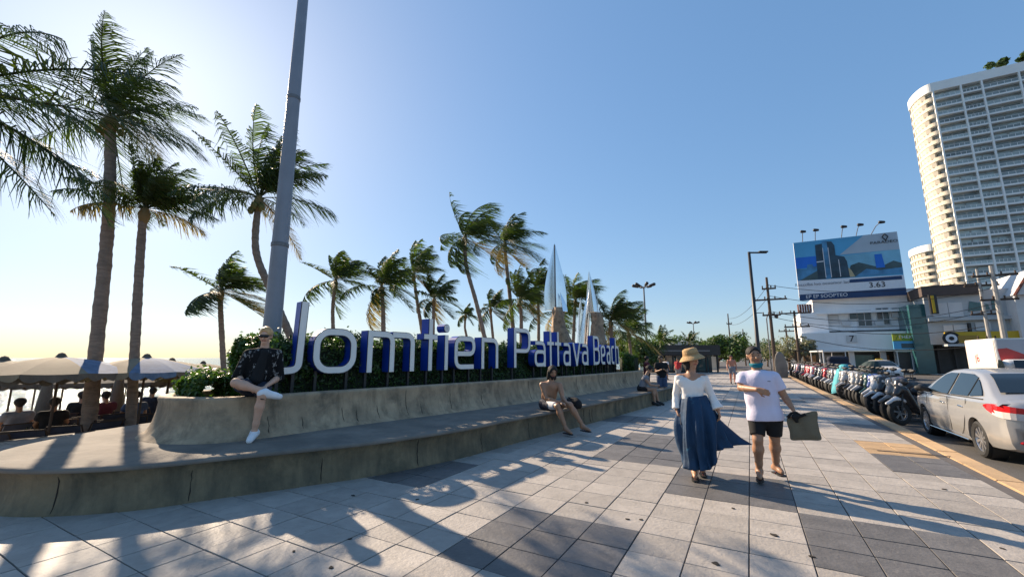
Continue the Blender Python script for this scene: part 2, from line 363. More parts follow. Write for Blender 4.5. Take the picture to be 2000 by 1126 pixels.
for k, y in enumerate([1.7, 2.6, 3.7, 4.9, 6.1, 7.6, 9.6, 11.8, 14.2, 16.6]):
    s = nearest(OUTER[:90], np.interp(y, [1.5, 4, 8, 17], [-6.4, -4.6, -3.75, -2.8]), y) + gk.uniform(-.3, .3); pts = [on_loop(OUTER, OPROF, s + gk.normal(0, .03), z) for z in np.linspace(.02, gk.uniform(.3, .384), 8)]
    MB().tube(pts, [.003] + list(gk.uniform(.003, .008, 6)) + [.002], 5).build('crack', 'crack', bench, True)
# small spots of gum and dry leaves trodden on the paving
spots = [(1145, 981), (1225, 1013), (1252, 1014), (1432, 992), (690, 967), (683, 1052), (574, 1076), (646, 1108), (815, 975), (1512, 1044), (1398, 1100), (1585, 1086), (1845, 955), (1958, 1071)]
for k, (x, y) in enumerate(spots):
    q = ground(x, y); n_ = 9; rr0 = gk.uniform(.012, .026); P_ = [(rr0 * gk.uniform(.6, 1.2) * math.cos(a) * 1.5, rr0 * gk.uniform(.6, 1.2) * math.sin(a)) for a in np.linspace(0, 2 * math.pi, n_, endpoint=False)]
    o = MB().poly(P_, 0, .004).build('gum_spot', 'crack'); o.location = (q[0], q[1], .0012); o.rotation_euler = (0, 0, gk.uniform(0, 6)); tag(o, 'small dark trodden spot stuck on the pale paving tiles', 'spot', 'dark spots on the paving')
# ------------------------------------------------------------------ sign letters
def rr(x0, z0, x1, z1, r, n=7):
    "closed rounded rectangle"
    out = []
    for cx, cz, a0 in ((x1 - r, z1 - r, 0), (x0 + r, z1 - r, 90), (x0 + r, z0 + r, 180), (x1 - r, z0 + r, 270)):
        for a in np.linspace(a0, a0 + 90, n): out.append((cx + r * math.cos(R(a)), cz + r * math.sin(R(a))))
    return out
def rp(pts, r, n=6):
    "open polyline with rounded corners"
    P = [np.array(p, float) for p in pts]; out = [P[0]]
    for i in range(1, len(P) - 1):
        a, b, c = P[i - 1], P[i], P[i + 1]
        u = (a - b) / np.linalg.norm(a - b); w = (c - b) / np.linalg.norm(c - b)
        q = min(r, np.linalg.norm(a - b) * .49, np.linalg.norm(c - b) * .49)
        p0, p1 = b + u * q, b + w * q
        for t in np.linspace(0, 1, n): out.append((1 - t) ** 2 * p0 + 2 * t * (1 - t) * b + t * t * p1)
    return [tuple(p) for p in out + [P[-1]]]
def strip(mb, path, w, y0, y1, closed=False):
    P = np.array(path, float); k = len(P)
    if closed: t = np.roll(P, -1, 0) - np.roll(P, 1, 0)
    else: t = np.gradient(P, axis=0)
    ln = np.linalg.norm(t, axis=1); t /= np.maximum(ln, 1e-9)[:, None]; nn = np.stack([-t[:, 1], t[:, 0]], 1) * w / 2
    A, B = P + nn, P - nn
    V = [(p[0], y, p[1]) for y in (y0, y1) for S in (A, B) for p in S]; Fc = []
    m = k if closed else k - 1
    for i in range(m):
        j = (i + 1) % k
        Fc += [(i, j, k + j, k + i), (2 * k + i, 3 * k + i, 3 * k + j, 2 * k + j), (i, 2 * k + i, 2 * k + j, j), (k + i, k + j, 3 * k + j, 3 * k + i)]
    if not closed: Fc += [(0, k, 3 * k, 2 * k), (k - 1, 3 * k - 1, 4 * k - 1, 2 * k - 1)]
    mb.add(V, Fc)
XH, SW = .80, .126
def glyph(ch, W):
    h = SW / 2; X = XH; C = XH * 1.42; l, r = h, W - h; m = W / 2; t = X - h; b = h; ro = .17
    if ch == 'J': return [(rp([(l, b), (l + .1, b), (r - .02, b + .02), (r + .015, C + .10)], .3), 0)]
    if ch == 'o': return [(rr(l, b, r, t, .24), 1)]
    if ch == 'm':
        q = (l + r) / 2
        return [([(l, 0), (l, X)], 0), (rp([(l, t), (q, t), (q, 0)], ro), 0), (rp([(q, t - .001), (r, t), (r, 0)], ro), 0)]
    if ch == 'n': return [([(l, 0), (l, X)], 0), (rp([(l, t), (r, t), (r, 0)], .2), 0)]
    if ch == 'h': return [([(l, 0), (l, C)], 0), (rp([(l, t), (r, t), (r, 0)], .2), 0)]
    if ch == 't': return [([(m, 0), (m, C)], 0), ([(0, X - .06), (W, X - .06)], 0)]
    if ch == 'i': return [([(m, 0), (m, X)], 0), (rr(m - .035, X + .12, m + .035, X + .19, .034), 1)]
    if ch == 'e': return [(rp([(r, b), (l, b), (l, t), (r, t), (r, X * .47), (l + .03, X * .47)], .2), 0)]
    if ch == 'a': return [(rp([(l, t), (r, t), (r, 0)], .2), 0), (rr(l, b, r, X * .58, .14), 1)]
    if ch == 'c': return [(rp([(r, b), (l, b), (l, t), (r, t)], .2), 0)]
    if ch == 'P': return [([(l, 0), (l, C)], 0), (rp([(l, C - h), (r, C - h), (r, C * .42), (l, C * .42)], .22), 0)]
    if ch == 'B': return [([(l, 0), (l, C)], 0), (rp([(l, C - h), (r - .03, C - h), (r - .03, C * .54), (l, C * .54)], .18), 0), (rp([(l, C * .54 - .002), (r, C * .54), (r, b), (l, b)], .2), 0)]
    if ch == 'y': return [([(l, X), (m + .02, 0)], 0), ([(r, X), (m, 0)], 0)]
LET = [('J', -6.75, 4.08, -6.63, 4.55), ('o', -6.59, 4.68, -6.42, 5.47), ('m', -6.38, 5.68, -6.21, 6.81), ('t', -6.19, 7.07, -6.15, 7.47), ('i', -6.13, 7.69, -6.12, 7.87), ('e', -6.1, 8.05, -6.03, 8.83), ('n', -6.01, 9.07, -5.95, 9.81), ('P', -5.89, 10.58, -5.8, 11.45), ('a', -5.78, 11.68, -5.71, 12.35), ('t', -5.69, 12.45, -5.65, 12.86), ('t', -5.64, 12.95, -5.6, 13.36), ('a', -5.58, 13.5, -5.53, 14.06), ('y', -5.51, 14.2, -5.44, 14.82), ('a', -5.43, 14.93, -5.37, 15.47), ('B', -5.32, 15.93, -5.26, 16.53), ('e', -5.25, 16.65, -5.2, 17.1), ('a', -5.18, 17.2, -5.14, 17.62), ('c', -5.13, 17.72, -5.1, 18.1), ('h', -5.1, 18.22, -5.08, 18.72)]
LLAB = ['capital letter J with tall stem, first letter of the blue sign', 'rounded letter o with white face beside the capital J', 'wide letter m with three legs, third letter of the blue sign', 'letter t with crossbar between the m and the i', 'narrow letter i with a round dot above its stem', 'letter e between the dotted i and the n, white face', 'letter n closing the first word of the blue sign', 'capital letter P opening the second word of the sign', 'letter a directly after the capital P', 'first of the double t, next to the letter a', 'second of the double t, its crossbar meeting the first', 'letter a between the double t and the y', 'pointed letter y between two letters a', 'letter a closing the second word, after the y', 'capital letter B opening the last word of the sign', 'small letter e right after the capital B', 'letter a between the e and the c in the last word', 'open letter c before the final h', 'letter h at the far end of the sign, tall stem']
SIGN_Z = 1.27
for (ch, x0, y0, x1, y1), lab in zip(LET, LLAB):
    W = math.hypot(x1 - x0, y1 - y0); ang = math.atan2(y1 - y0, x1 - x0)
    root = thing('sign_letter', lab, 'letter', (x0, y0, SIGN_Z), ang, 'letters of the beach sign')
    G = glyph(ch, W)
    bod, fac, edg = MB(), MB(), MB()
    for i, (pth, cl) in enumerate(G):
        strip(bod, pth, SW, .012 + i * .003, .235 - i * .003, bool(cl))
        strip(fac, pth, SW - .02, -.004 - i * .003, .010, bool(cl))
        strip(edg, pth, SW + .006, .002 - i * .0012, .0105, bool(cl))
        if ch == 'i' and i == 1: pass
    bod.build('letter_body', 'letter_blue', root); fac.build('face_plate', 'letter_white', root); edg.build('trim', 'letter_edge', root)
    zs = SIGN_Z - .85
    legs = {'m': (.06, W / 2, W - .06), 'i': (W / 2,), 't': (W / 2,), 'y': (W / 2,), 'P': (.06,)}.get(ch, (.12, W - .12))
    for lx in legs:
        lm = MB().box((lx, .13, -zs / 2 + .03), (.05, .05, zs + .05)).box((lx, .13, -zs + .03), (.13, .16, .06)); lm.build('leg', 'black_metal', root)
# ------------------------------------------------------------------ foliage helpers
def leaf_cloud(P, N, size, aspect=.45, jit=.6, seed=0, asp_rand=.35):
    "one bent leaf (two quads folded on the midrib) at each point, facing about N"
    g = np.random.default_rng(seed); n = len(P)
    N = N + g.normal(0, jit, (n, 3)); N /= np.linalg.norm(N, axis=1)[:, None]
    T = g.normal(0, 1, (n, 3)); T -= N * np.sum(T * N, 1)[:, None]; T /= np.linalg.norm(T, axis=1)[:, None]
    B = np.cross(N, T); s = size * g.uniform(1 - asp_rand, 1 + asp_rand, n)[:, None]
    a = P - T * s * .5; c = P + T * s * .5; l = P + B * s * aspect * .5 + N * s * .08; r = P - B * s * aspect * .5 + N * s * .08
    V = np.stack([a, r, c, l], 1).reshape(-1, 3); Fq = np.arange(4 * n).reshape(-1, 4)
    return V, Fq
def hedge(name, label, cat, path, w, z0, z1, matn, n, lsz, seed, group=None, core=True):
    "leafy hedge along a path of (x, y)"
    g = np.random.default_rng(seed); path = np.array(path, float)
    root = thing(name, label, cat, (*path[0], z0), 0, group)
    d = np.cumsum(np.r_[0, np.linalg.norm(np.diff(path, axis=0), axis=1)]); s = g.uniform(0, d[-1], n)
    x = np.interp(s, d, path[:, 0]); y = np.interp(s, d, path[:, 1])
    tx = np.gradient(path[:, 0], d); ty = np.gradient(path[:, 1], d); ax = np.interp(s, d, tx); ay = np.interp(s, d, ty)
    nx, ny = ay, -ax
    bump = lambda s_: .07 * np.sin(s_ * 3.1 + seed) + .06 * np.sin(s_ * 7.7) + .05 * np.sin(s_ * 17.3 + 2)
    u = g.uniform(-1, 1, n); v = g.uniform(0, 1, n) ** .7; k = g.integers(0, 3, n)
    top = (z1 - z0) * (1 + bump(s) * .8)
    side = np.where(k == 0, 1, np.where(k == 1, -1, u)); hz = np.where(k == 2, 1., v)
    off = side * w / 2 * (1 + .12 * np.sin(s * 5 + hz * 9)) + g.normal(0, .035, n); z = z0 + hz * top + g.normal(0, .03, n) + np.where((k == 2) & (g.uniform(0, 1, n) < .15), g.uniform(0, .14, n), 0)
    P = np.stack([x + nx * off, y + ny * off, z], 1); N = np.stack([nx * side, ny * side, np.where(k == 2, 1., .35)], 1)
    V, Fq = leaf_cloud(P, N, lsz, .45, .7, seed)
    V = V - np.array(root.location)
    link('foliage', fast_mesh('foliage', V, Fq), matn, root)
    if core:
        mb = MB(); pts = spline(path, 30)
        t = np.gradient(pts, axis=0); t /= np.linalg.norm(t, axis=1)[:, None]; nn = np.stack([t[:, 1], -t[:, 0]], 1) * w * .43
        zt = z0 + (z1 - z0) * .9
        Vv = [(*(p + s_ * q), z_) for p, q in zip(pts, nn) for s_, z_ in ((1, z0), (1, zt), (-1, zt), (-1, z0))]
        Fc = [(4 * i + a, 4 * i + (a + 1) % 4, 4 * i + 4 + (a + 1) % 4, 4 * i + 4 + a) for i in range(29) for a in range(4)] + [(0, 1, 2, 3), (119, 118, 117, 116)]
        mb.add(Vv, Fc); mb.build('inner_branches', 'hedge_core', root, True)  # solid dark box added inside the leaves for deep shade, no branches
    return root
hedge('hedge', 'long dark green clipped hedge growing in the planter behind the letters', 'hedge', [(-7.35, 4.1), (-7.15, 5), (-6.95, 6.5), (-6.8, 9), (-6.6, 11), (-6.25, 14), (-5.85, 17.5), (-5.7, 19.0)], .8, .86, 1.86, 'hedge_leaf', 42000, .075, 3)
hedge('shrub', 'low bright green leafy shrub at the rounded planter end, beside the seated man', 'shrub', [(-7.7, 3.6), (-7.35, 3.35), (-6.95, 3.42)], .5, .86, 1.22, 'shrub_leaf', 6500, .075, 5, core=False)
hedge('shrub', 'olive green bush behind the seated man in the dark jacket', 'shrub', [(-7.75, 4.35), (-7.5, 4.15), (-7.2, 4.2)], .55, .86, 1.72, 'shrub_leaf', 9000, .075, 6, core=False)
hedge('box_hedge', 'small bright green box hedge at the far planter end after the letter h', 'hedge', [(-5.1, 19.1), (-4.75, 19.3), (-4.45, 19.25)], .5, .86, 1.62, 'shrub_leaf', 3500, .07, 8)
# ------------------------------------------------------------------ palms
WIND = np.array([_cy, _sy, 0]) * .92 + np.array([0, 0, .05])
def frond_mesh(d0, L, seed, wind, droop, nl, lw, leafl, hang):
    g = np.random.default_rng(seed); n = 22; ds = L / (n - 1); p = np.zeros(3); d = d0 / np.linalg.norm(d0); pts = [p]; dirs = [d]
    for i in range(n - 1):
        s = i / (n - 1)
        d = d + (np.array([0, 0, -1.]) * droop * (.35 + 1.3 * s) + wind * (.35 + s)) * ds / L * 1.25
        d /= np.linalg.norm(d); p = p + d * ds; pts.append(p); dirs.append(d)
    pts = np.array(pts); dirs = np.array(dirs)
    V = []; Fc = []
    # rachis, three-sided and tapered
    for i in range(n):
        r = .022 * (1 - .85 * i / (n - 1)) * (L / 3) + .004; a = np.cross(dirs[i], (0, 0, 1.)); a /= np.linalg.norm(a) + 1e-6; b = np.cross(a, dirs[i])
        for q in range(3): V.append(pts[i] + r * (a * math.cos(q * 2.094) + b * math.sin(q * 2.094)))
    for i in range(n - 1):
        for q in range(3): Fc.append((3 * i + q, 3 * i + (q + 1) % 3, 3 * i + 3 + (q + 1) % 3, 3 * i + 3 + q))
    # leaflets
    S = np.linspace(.13, .995, nl); idx = S * (n - 1); i0 = np.minimum(idx.astype(int), n - 2); fr = (idx - i0)[:, None]
    P = pts[i0] * (1 - fr) + pts[i0 + 1] * fr; D = dirs[i0] * (1 - fr) + dirs[i0 + 1] * fr; D /= np.linalg.norm(D, axis=1)[:, None]
    A = np.cross(D, np.array([0, 0, 1.])); A /= np.linalg.norm(A, axis=1)[:, None] + 1e-6; U = np.cross(A, D)
    ll = leafl * (np.sin(np.pi * (S * .86 + .13)) ** .7) * (1 - .35 * S)
    V = np.array(V); out = [V]; base = len(V); faces = [np.array(Fc)]
    for sgn in (-1, 1):
        le = (ll * g.uniform(.75, 1.12, nl))[:, None]
        keep = (g.uniform(0, 1, nl) > .07) & (np.sin(S * g.uniform(9, 16) + g.uniform(0, 6)) > -.93)
        fwd = (.55 + .5 * S + g.normal(0, .13, nl))[:, None]
        dr = A * sgn * .85 + D * fwd + U * (.15 + g.normal(0, .16, nl))[:, None]; dr /= np.linalg.norm(dr, axis=1)[:, None]
        dn = np.array([0, 0, -1.]) * hang + wind * 1.5 + g.normal(0, .16, (nl, 3)) + g.normal(0, .15, 3)
        m1 = P + dr * le * .48 + dn * le * .16; t1 = P + dr * le * .74 + dn * le * .66
        wv = D * (lw / 2)
        q = np.stack([P - wv, P + wv, m1 + wv, m1 - wv, t1 + wv * .2, t1 - wv * .2], 1)[keep]; k = len(q)
        out.append(q.reshape(-1, 3)); b = base + np.arange(k)[:, None] * 6
        faces.append(np.concatenate([b + np.array([0, 1, 2, 3]), b + np.array([3, 2, 4, 5])])); base += 6 * k
    return np.vstack(out), np.vstack(faces)
def palm(label, trunk_pts, r0, r1, L, nf, seed, wind=1., nl=44, lw=.04, leafl=None, nuts=0, low=-38, fixed=None, matn='leaf', group='coconut palms along the beach'):
    g = np.random.default_rng(seed); T = spline(trunk_pts, 26); base = T[0]; TT = spline(trunk_pts, 90)
    root = thing('palm_tree', label, 'palm', base, 0, group)
    rad = [r0 * 1.25 if i == 0 else (r0 + (r1 - r0) * i / 25) * (1 + .05 * math.sin(i * 2.4 + seed)) for i in range(26)]
    rad = [np.interp(i / 89 * 25, range(26), rad) * (1 + (.05 if i % 3 == 0 else -.015) + g.normal(0, .012)) for i in range(90)]
    MB().tube(TT, rad, 12).build('trunk', 'trunk', root, True, smooth=True)
    top = T[-1]; leafl = leafl or L * .34
    MB().tube([top - (0, 0, .25), top, top + (0, 0, .25)], [r1 * 1.1, r1 * 1.7, r1 * .5], 8).build('crown_shaft', 'leaf_dry', root, True, smooth=True)
    specs = []
    for i in range(nf):
        az = i * 2.39996 + g.uniform(-.55, .55); q = (i + .5) / nf
        el = R(80) * (1 - q) ** .75 + R(low) * q ** 1.6 + g.uniform(-.22, .22)
        specs.append((np.array([math.cos(az) * math.cos(el), math.sin(az) * math.cos(el), math.sin(el)]), L * g.uniform(.68, 1.14) * (1 - .18 * (1 - q)), (.55 + .75 * q) * (1 if low < -20 else .72)))
    for f in (fixed or []): specs.append(f)
    for i, (d, l, dr) in enumerate(specs):
        w = WIND * wind * g.uniform(.35, 1.25) * (.85 if nl > 56 else 1.15)
        V, Fc = frond_mesh(d, l, seed * 100 + i, w, dr, nl, lw, leafl, .75 + .5 * (i / len(specs)))
        o = link('frond', fast_mesh('frond', V, Fc), ('leaf_dry' if (i > nf * .9 and i < nf and g.uniform() < .7) else ('leaf_b' if g.uniform() < .3 else matn)), root, top - base + np.array([0, 0, .12]))
    for i in range(nuts):
        a = g.uniform(0, 6.28); c = top - base + np.array([math.cos(a) * r1 * 2.1, math.sin(a) * r1 * 2.1, -.12 - g.uniform(0, .22)])
        MB().lathe([(.01, -.10), (.05, -.08), (.075, -.015), (.07, .045), (.035, .095), (.01, .11)], 8, c).build('coconut', 'coconut', root, smooth=True)
    return root
def ptrunk(pixels, dist, zbase):
    "trunk through photo pixels at one distance, from the ground up"
    T = [at(x, y, dist) for x, y in pixels]; b = T[0].copy(); k = (T[1] - T[0]); k = k / max(k[2], .05)
    return [b + k * (zbase - b[2]) if abs(k[0]) + abs(k[1]) < 1.5 else np.array([b[0], b[1], zbase])] + T
PALMS = [
 # label, pixels of the trunk (low to high), distance, ground z, r0, r1, frond length, fronds, wind, coconuts
 ('tallest palm with thick leaning trunk and coconuts rising behind the beach umbrellas', [(186, 700), (206, 500), (214, 380), (216, 240)], 14.2, -.75, .18, .13, 2.8, 30, .8, 4, -30),
 ('dense round-crowned palm with slim straight trunk next to the thickest palm trunk', [(262, 705), (270, 560), (278, 440), (282, 418)], 14.0, -.75, .13, .095, 1.95, 38, .7, 0, 8),
 ('broad palm with S-curved trunk standing behind the tall grey light pole', [(572, 668), (535, 580), (500, 490), (505, 395)], 11.6, 0, .115, .085, 2.35, 28, .6, 3, -12),
 ('short palm with thin straight trunk left of the grey light pole', [(437, 722), (431, 610), (431, 575)], 17.5, -.75, .11, .085, 1.9, 22, 1.5, 0),
 ('small palm with slender trunk rising directly above the sign letter o', [(651, 660), (650, 600), (655, 553)], 19.0, -.6, .10, .075, 2.0, 20, 1.3, 0),
 ('leafy palm whose trunk meets the top of the sign letter m', [(749, 650), (748, 600), (745, 566)], 19.0, -.6, .13, .09, 2.2, 24, 1.0, 2),
 ('palm with upright crown crowded behind the letters m and t', [(825, 650), (815, 590), (808, 540)], 22.0, -.6, .12, .09, 2.2, 22, 1.2, 0),
 ('low palm with spiky crown above the letter i', [(846, 650), (847, 600), (848, 588)], 21.0, -.6, .10, .08, 1.7, 20, 1.1, 0),
 ('tall palm with strongly bent trunk over the letter n, crown blown sideways', [(948, 665), (930, 590), (911, 520), (908, 468)], 21.0, -.3, .14, .10, 2.7, 27, 1.35, 3),
 ('tall full palm behind the capital P, beside the bent-trunk palm', [(1004, 660), (996, 580), (988, 505), (986, 480)], 23.0, -.3, .14, .10, 2.6, 28, 1.2, 0),
 ('tiny palm with ball-shaped crown above the letters e and n', [(911, 655), (908, 640), (909, 618)], 27.0, -.5, .10, .07, 1.0, 18, .8, 0),
 ('small palm with two thin trunk shadows between the n and the P', [(963, 660), (960, 630), (958, 606)], 25.0, -.5, .10, .08, 1.7, 18, 1.3, 0),
 ('bushy palm filling the gap left of the taller sail sculpture', [(1018, 660), (1018, 620), (1016, 590)], 22.0, -.3, .12, .10, 2.1, 26, 1.0, 2),
 ('palm half hidden behind the taller sail sculpture', [(1052, 660), (1052, 620), (1050, 570)], 24.0, -.3, .11, .09, 2.2, 24, 1.2, 0),
 ('palm whose crown shows between the two sail sculptures', [(1120, 660), (1122, 620), (1124, 590)], 25.0, -.3, .12, .09, 2.3, 26, 1.2, 0),
 ('wide low palm right of the smaller sail sculpture', [(1196, 690), (1194, 660), (1193, 632)], 25.0, 0, .13, .11, 2.5, 30, .8, 0),
 ('drooping bright green palm by the black kiosk', [(1232, 700), (1231, 680), (1228, 655)], 29.0, 0, .13, .11, 2.5, 30, .6, 0),
 ('low dark palm between the thin-trunked palm and the sail', [(1082, 670), (1084, 640), (1086, 612)], 27.0, -.2, .12, .1, 2.3, 24, .9, 0),
 ('far palm behind the roof of the black kiosk', [(1290, 690), (1291, 675), (1291, 668)], 48.0, 0, .14, .11, 2.3, 24, .6, 0),
 ('farthest small palm over the black kiosk roof', [(1345, 690), (1346, 675), (1346, 671)], 62.0, 0, .14, .11, 2.3, 22, .6, 0),
]
for k, (lab, px, dist, zb, r0, r1, L, nf, w, nuts, *low) in enumerate(PALMS):
    near = dist < 16; mid = dist < 30
    palm(lab, ptrunk(px, dist, zb), r0 * .86, r1 * .86, L, int(nf * .78), 11 + k, w, 66 if near else (52 if mid else 30), .024 if near else (.036 if mid else .07), nuts=nuts, low=low[0] if low else -38, matn='leaf' if near else ('leaf' if k % 2 else 'leaf_b'))
# the palm that stands just outside the frame on the left, its fronds reach in
tp = at(-150, 195, 9.5); Rv, Av = np.array([_cy, _sy, 0]), np.array([-_sy, _cy, 0])
fx = [(Rv * 1 + np.array([0, 0, .62]) + Av * .25, 3.1, .75), (Rv + np.array([0, 0, .2]) + Av * .4, 3.0, .6), (Rv + np.array([0, 0, -.02]) - Av * .1, 3.0, .6), (Rv + np.array([0, 0, -.35]) + Av * .3, 2.6, .55), (Rv + np.array([0, 0, -.75]), 2.7, .3), (Rv * .9 + np.array([0, 0, .45]) - Av * .3, 2.9, .8)]
palm('near palm whose long drooping fronds hang in front of the tallest palm', [(tp[0] - .3, tp[1] - .3, -.75), (tp[0] - .2, tp[1] - .2, 2.5), tp],   .2, .14, 2.7, 4, 77, .5, 64, .026, nuts=5, fixed=fx)
# ------------------------------------------------------------------ tall grey light pole in the planter
p0 = at(527, 690, 9.3); root = thing('light_pole', 'tall tapered grey steel light pole rising from the planter behind the seated man', 'light pole', (p0[0], p0[1], .86))
MB().tube([(0, 0, 0), (0, 0, 1), (0, 0, 6), (0, 0, 12.5)], [.17, .165, .125, .075], 20).build('pole', 'pole_grey', root, smooth=True)
MB().box((0, 0, .03), (.45, .45, .06)).build('base_plate', 'steel_grey', root)
for z_, r_0 in ((2.9, .157), (6.1, .127)): MB().lathe([(r_0, z_ - .04), (r_0 + .006, z_ - .035), (r_0 + .006, z_ + .035), (r_0, z_ + .04)], 20).build('weld_band', 'steel_grey', root)
for s in (-1, 1):
    MB().tube([(0, 0, 12.3), (s * .8, 0, 12.7), (s * 1.6, 0, 12.75)], .035, 8).build('arm', 'pole_grey', root); MB().box((s * 1.8, 0, 12.74), (.7, .26, .12), ch=.03).build('lamp_head', 'steel_grey', root)
# ------------------------------------------------------------------ sail sculptures
def sail(mb, base, tip, w0, w1, bend, n=14, th=.05):
    "tall bent metal sail: two curved wings meeting in a sharp front edge"
    base, tip = np.array(base, float), np.array(tip, float); V = []
    for i in range(n + 1):
        s = i / n; c = base * (1 - s) + tip * s
        w = (1 - s) ** .75 * (1 + .35 * math.sin(math.pi * min(1, s * 1.1)))
        V += [c - Rv * w0 * w + Av * bend * w, c - Rv * w0 * w * .5 + Av * bend * .35 * w, c, c + Rv * w1 * w * .5 + Av * bend * .35 * w, c + Rv * w1 * w + Av * bend * w, c + Av * (bend * w + .12 * w)]
    Fc = []
    for i in range(n):
        for j in range(6): Fc.append((6 * i + j, 6 * i + (j + 1) % 6, 6 * i + 6 + (j + 1) % 6, 6 * i + 6 + j))
    Fc += [(5, 4, 3, 2, 1, 0)]; mb.add(V, Fc)
def rough_column(mb, c0, c1, r0, r1, seed, n=14, m=16):
    g = np.random.default_rng(seed); c0, c1 = np.array(c0), np.array(c1); V = []
    ph = g.uniform(0, 6, 6)
    for i in range(n):
        s = i / (n - 1); c = c0 * (1 - s) + c1 * s; r = r0 + (r1 - r0) * s
        for j in range(m):
            a = j * 2 * math.pi / m; q = r * (1 + .22 * math.sin(a * 2 + ph[0] + s * 3) + .14 * math.sin(a * 5 + ph[1]) + .12 * math.sin(s * 9 + ph[2] + a)) + g.normal(0, .035)
            V.append(c + Rv * q * math.cos(a) + Av * q * math.sin(a) * .8)
    Fc = [(i * m + j, i * m + (j + 1) % m, (i + 1) * m + (j + 1) % m, (i + 1) * m + j) for i in range(n - 1) for j in range(m)] + [tuple((n - 1) * m + j for j in range(m))]
    mb.add(V, Fc)
D1 = 17.5; b = at(1097, 690, D1)
root = thing('sail_sculpture', 'tall mirror-polished sail sculpture on a rough brown stone column', 'sculpture', (b[0], b[1], .86), group='sail sculptures behind the sign')
mb = MB(); rough_column(mb, (b[0] + .12, b[1], .86), at(1089, 600, D1), .50, .22, 2); mb.build('column', 'rock', root, True, smooth=True)
mb = MB(); sail(mb, at(1087, 604, D1), at(1083, 474, D1), .46, .46, .30); mb.build('sail', 'chrome', root, True, autos=25)
mb = MB(); sail(mb, at(1099, 608, D1) - Av * .1, at(1094, 570, D1), .10, .22, .2); mb.build('small_sail', 'chrome', root, True, autos=25)
MB().tube([at(1085, 606, D1) - Av * .05, at(1083, 478, D1)], .03, 6).build('mast', 'steel_grey', root, True)
D2 = 19.0; b = at(1172, 690, D2)
root = thing('sail_sculpture', 'shorter polished sail sculpture with slim twin sails right of the tall one', 'sculpture', (b[0], b[1], .86), group='sail sculptures behind the sign')
mb = MB(); rough_column(mb, (b[0] + .1, b[1], .86), at(1163, 610, D2), .40, .17, 4); mb.build('column', 'rock', root, True, smooth=True)
mb = MB(); sail(mb, at(1160, 608, D2), at(1150, 528, D2), .20, .26, .3); mb.build('sail', 'chrome', root, True, autos=25)
mb = MB(); sail(mb, at(1142, 676, D2), at(1151, 560, D2), .24, .18, .2); mb.build('side_sail', 'chrome', root, True, autos=25)
mb = MB(); sail(mb, at(1132, 676, D2) + Av * .3, at(1136, 578, D2) + Av * .3, .10, .20, .2); mb.build('side_sail', 'chrome', root, True, autos=25)
MB().tube([at(1168, 600, D2), at(1176, 640, D2), at(1184, 664, D2)], .035, 6).build('bracket', 'chrome', root, True)
# ================================================================== PEOPLE (smooth bodies from blended round cones)
mat('skin_fair', (.64, .37, .25), .5, .08, 8); mat('skin_tan', (.36, .19, .11), .48, .1, 8); mat('skin_warm', (.43, .23, .14), .5, .08, 8); mat('skin_red', (.46, .19, .12), .5, .08, 8)
mat('hair_black', (.010, .008, .007), .75, .3, 30, .4, 60); mat('hair_blond', (.62, .36, .15), .5, .35, 30, .5, 60, stretch=(1, 1, .3)); mat('hair_brown', (.05, .025, .015), .5, .3, 30)
mat('white_top', (.84, .81, .78), .85, .04, 12, .45, 16); mat('tee_lilac', (.68, .64, .78), .85, .04, 8, .6, 9, stretch=(1, 1, .6))
mat('cloth_black', (.008, .008, .009), .9, .3, 10); mat('cloth_navy', (.02, .025, .045), .85, .3, 10); mat('cloth_maroon', (.10, .015, .025), .85, .2, 10)
mat('cloth_red', (.42, .03, .035), .85, .2, 10); mat('denim', (.05, .08, .15), .85, .3, 12); mat('cloth_white', (.62, .61, .62), .8, .1, 10); mat('cloth_grey', (.2, .2, .22), .85, .2, 10)
mat('jacket', (.007, .007, .008), .8, .3, 10, spec=.2, streak=[((.36, .34, .32), 9, .535, .56, (1, 1.4, .7), .8), ((.007, .007, .008), 13, .5, .53)])
mat('skirt_blue', (.003, .036, .092), .75, .35, 3, .5, 14, stain=[((.05, .22, .36), 5, .62, .72, None, .7), ((.55, .18, .2), 9, .74, .78, None, .8)])
mat('straw', (.50, .31, .14), .85, .2, 40, .5, 90); mat('hat_band', (.38, .22, .09), .85, .2, 40); mat('mask_teal', (.0, .16, .22), .8, .15, 10)
mat('shoe_white', (.8, .79, .8), .6, .08, 10); mat('rubber_black', (.016, .016, .017), .6, .2, 10); mat('bag_khaki', (.155, .13, .085), .85, .18, 5, .25, 60); mat('lens', (.006, .006, .008), .08, .05)
mat('lip', (.32, .10, .08), .5, .1); mat('eye_dark', (.02, .012, .01), .2, .1)
nrm = lambda v: np.asarray(v, float) / (np.linalg.norm(v) + 1e-9)
lerp = lambda a, b, t: np.asarray(a, float) * (1 - t) + np.asarray(b, float) * t
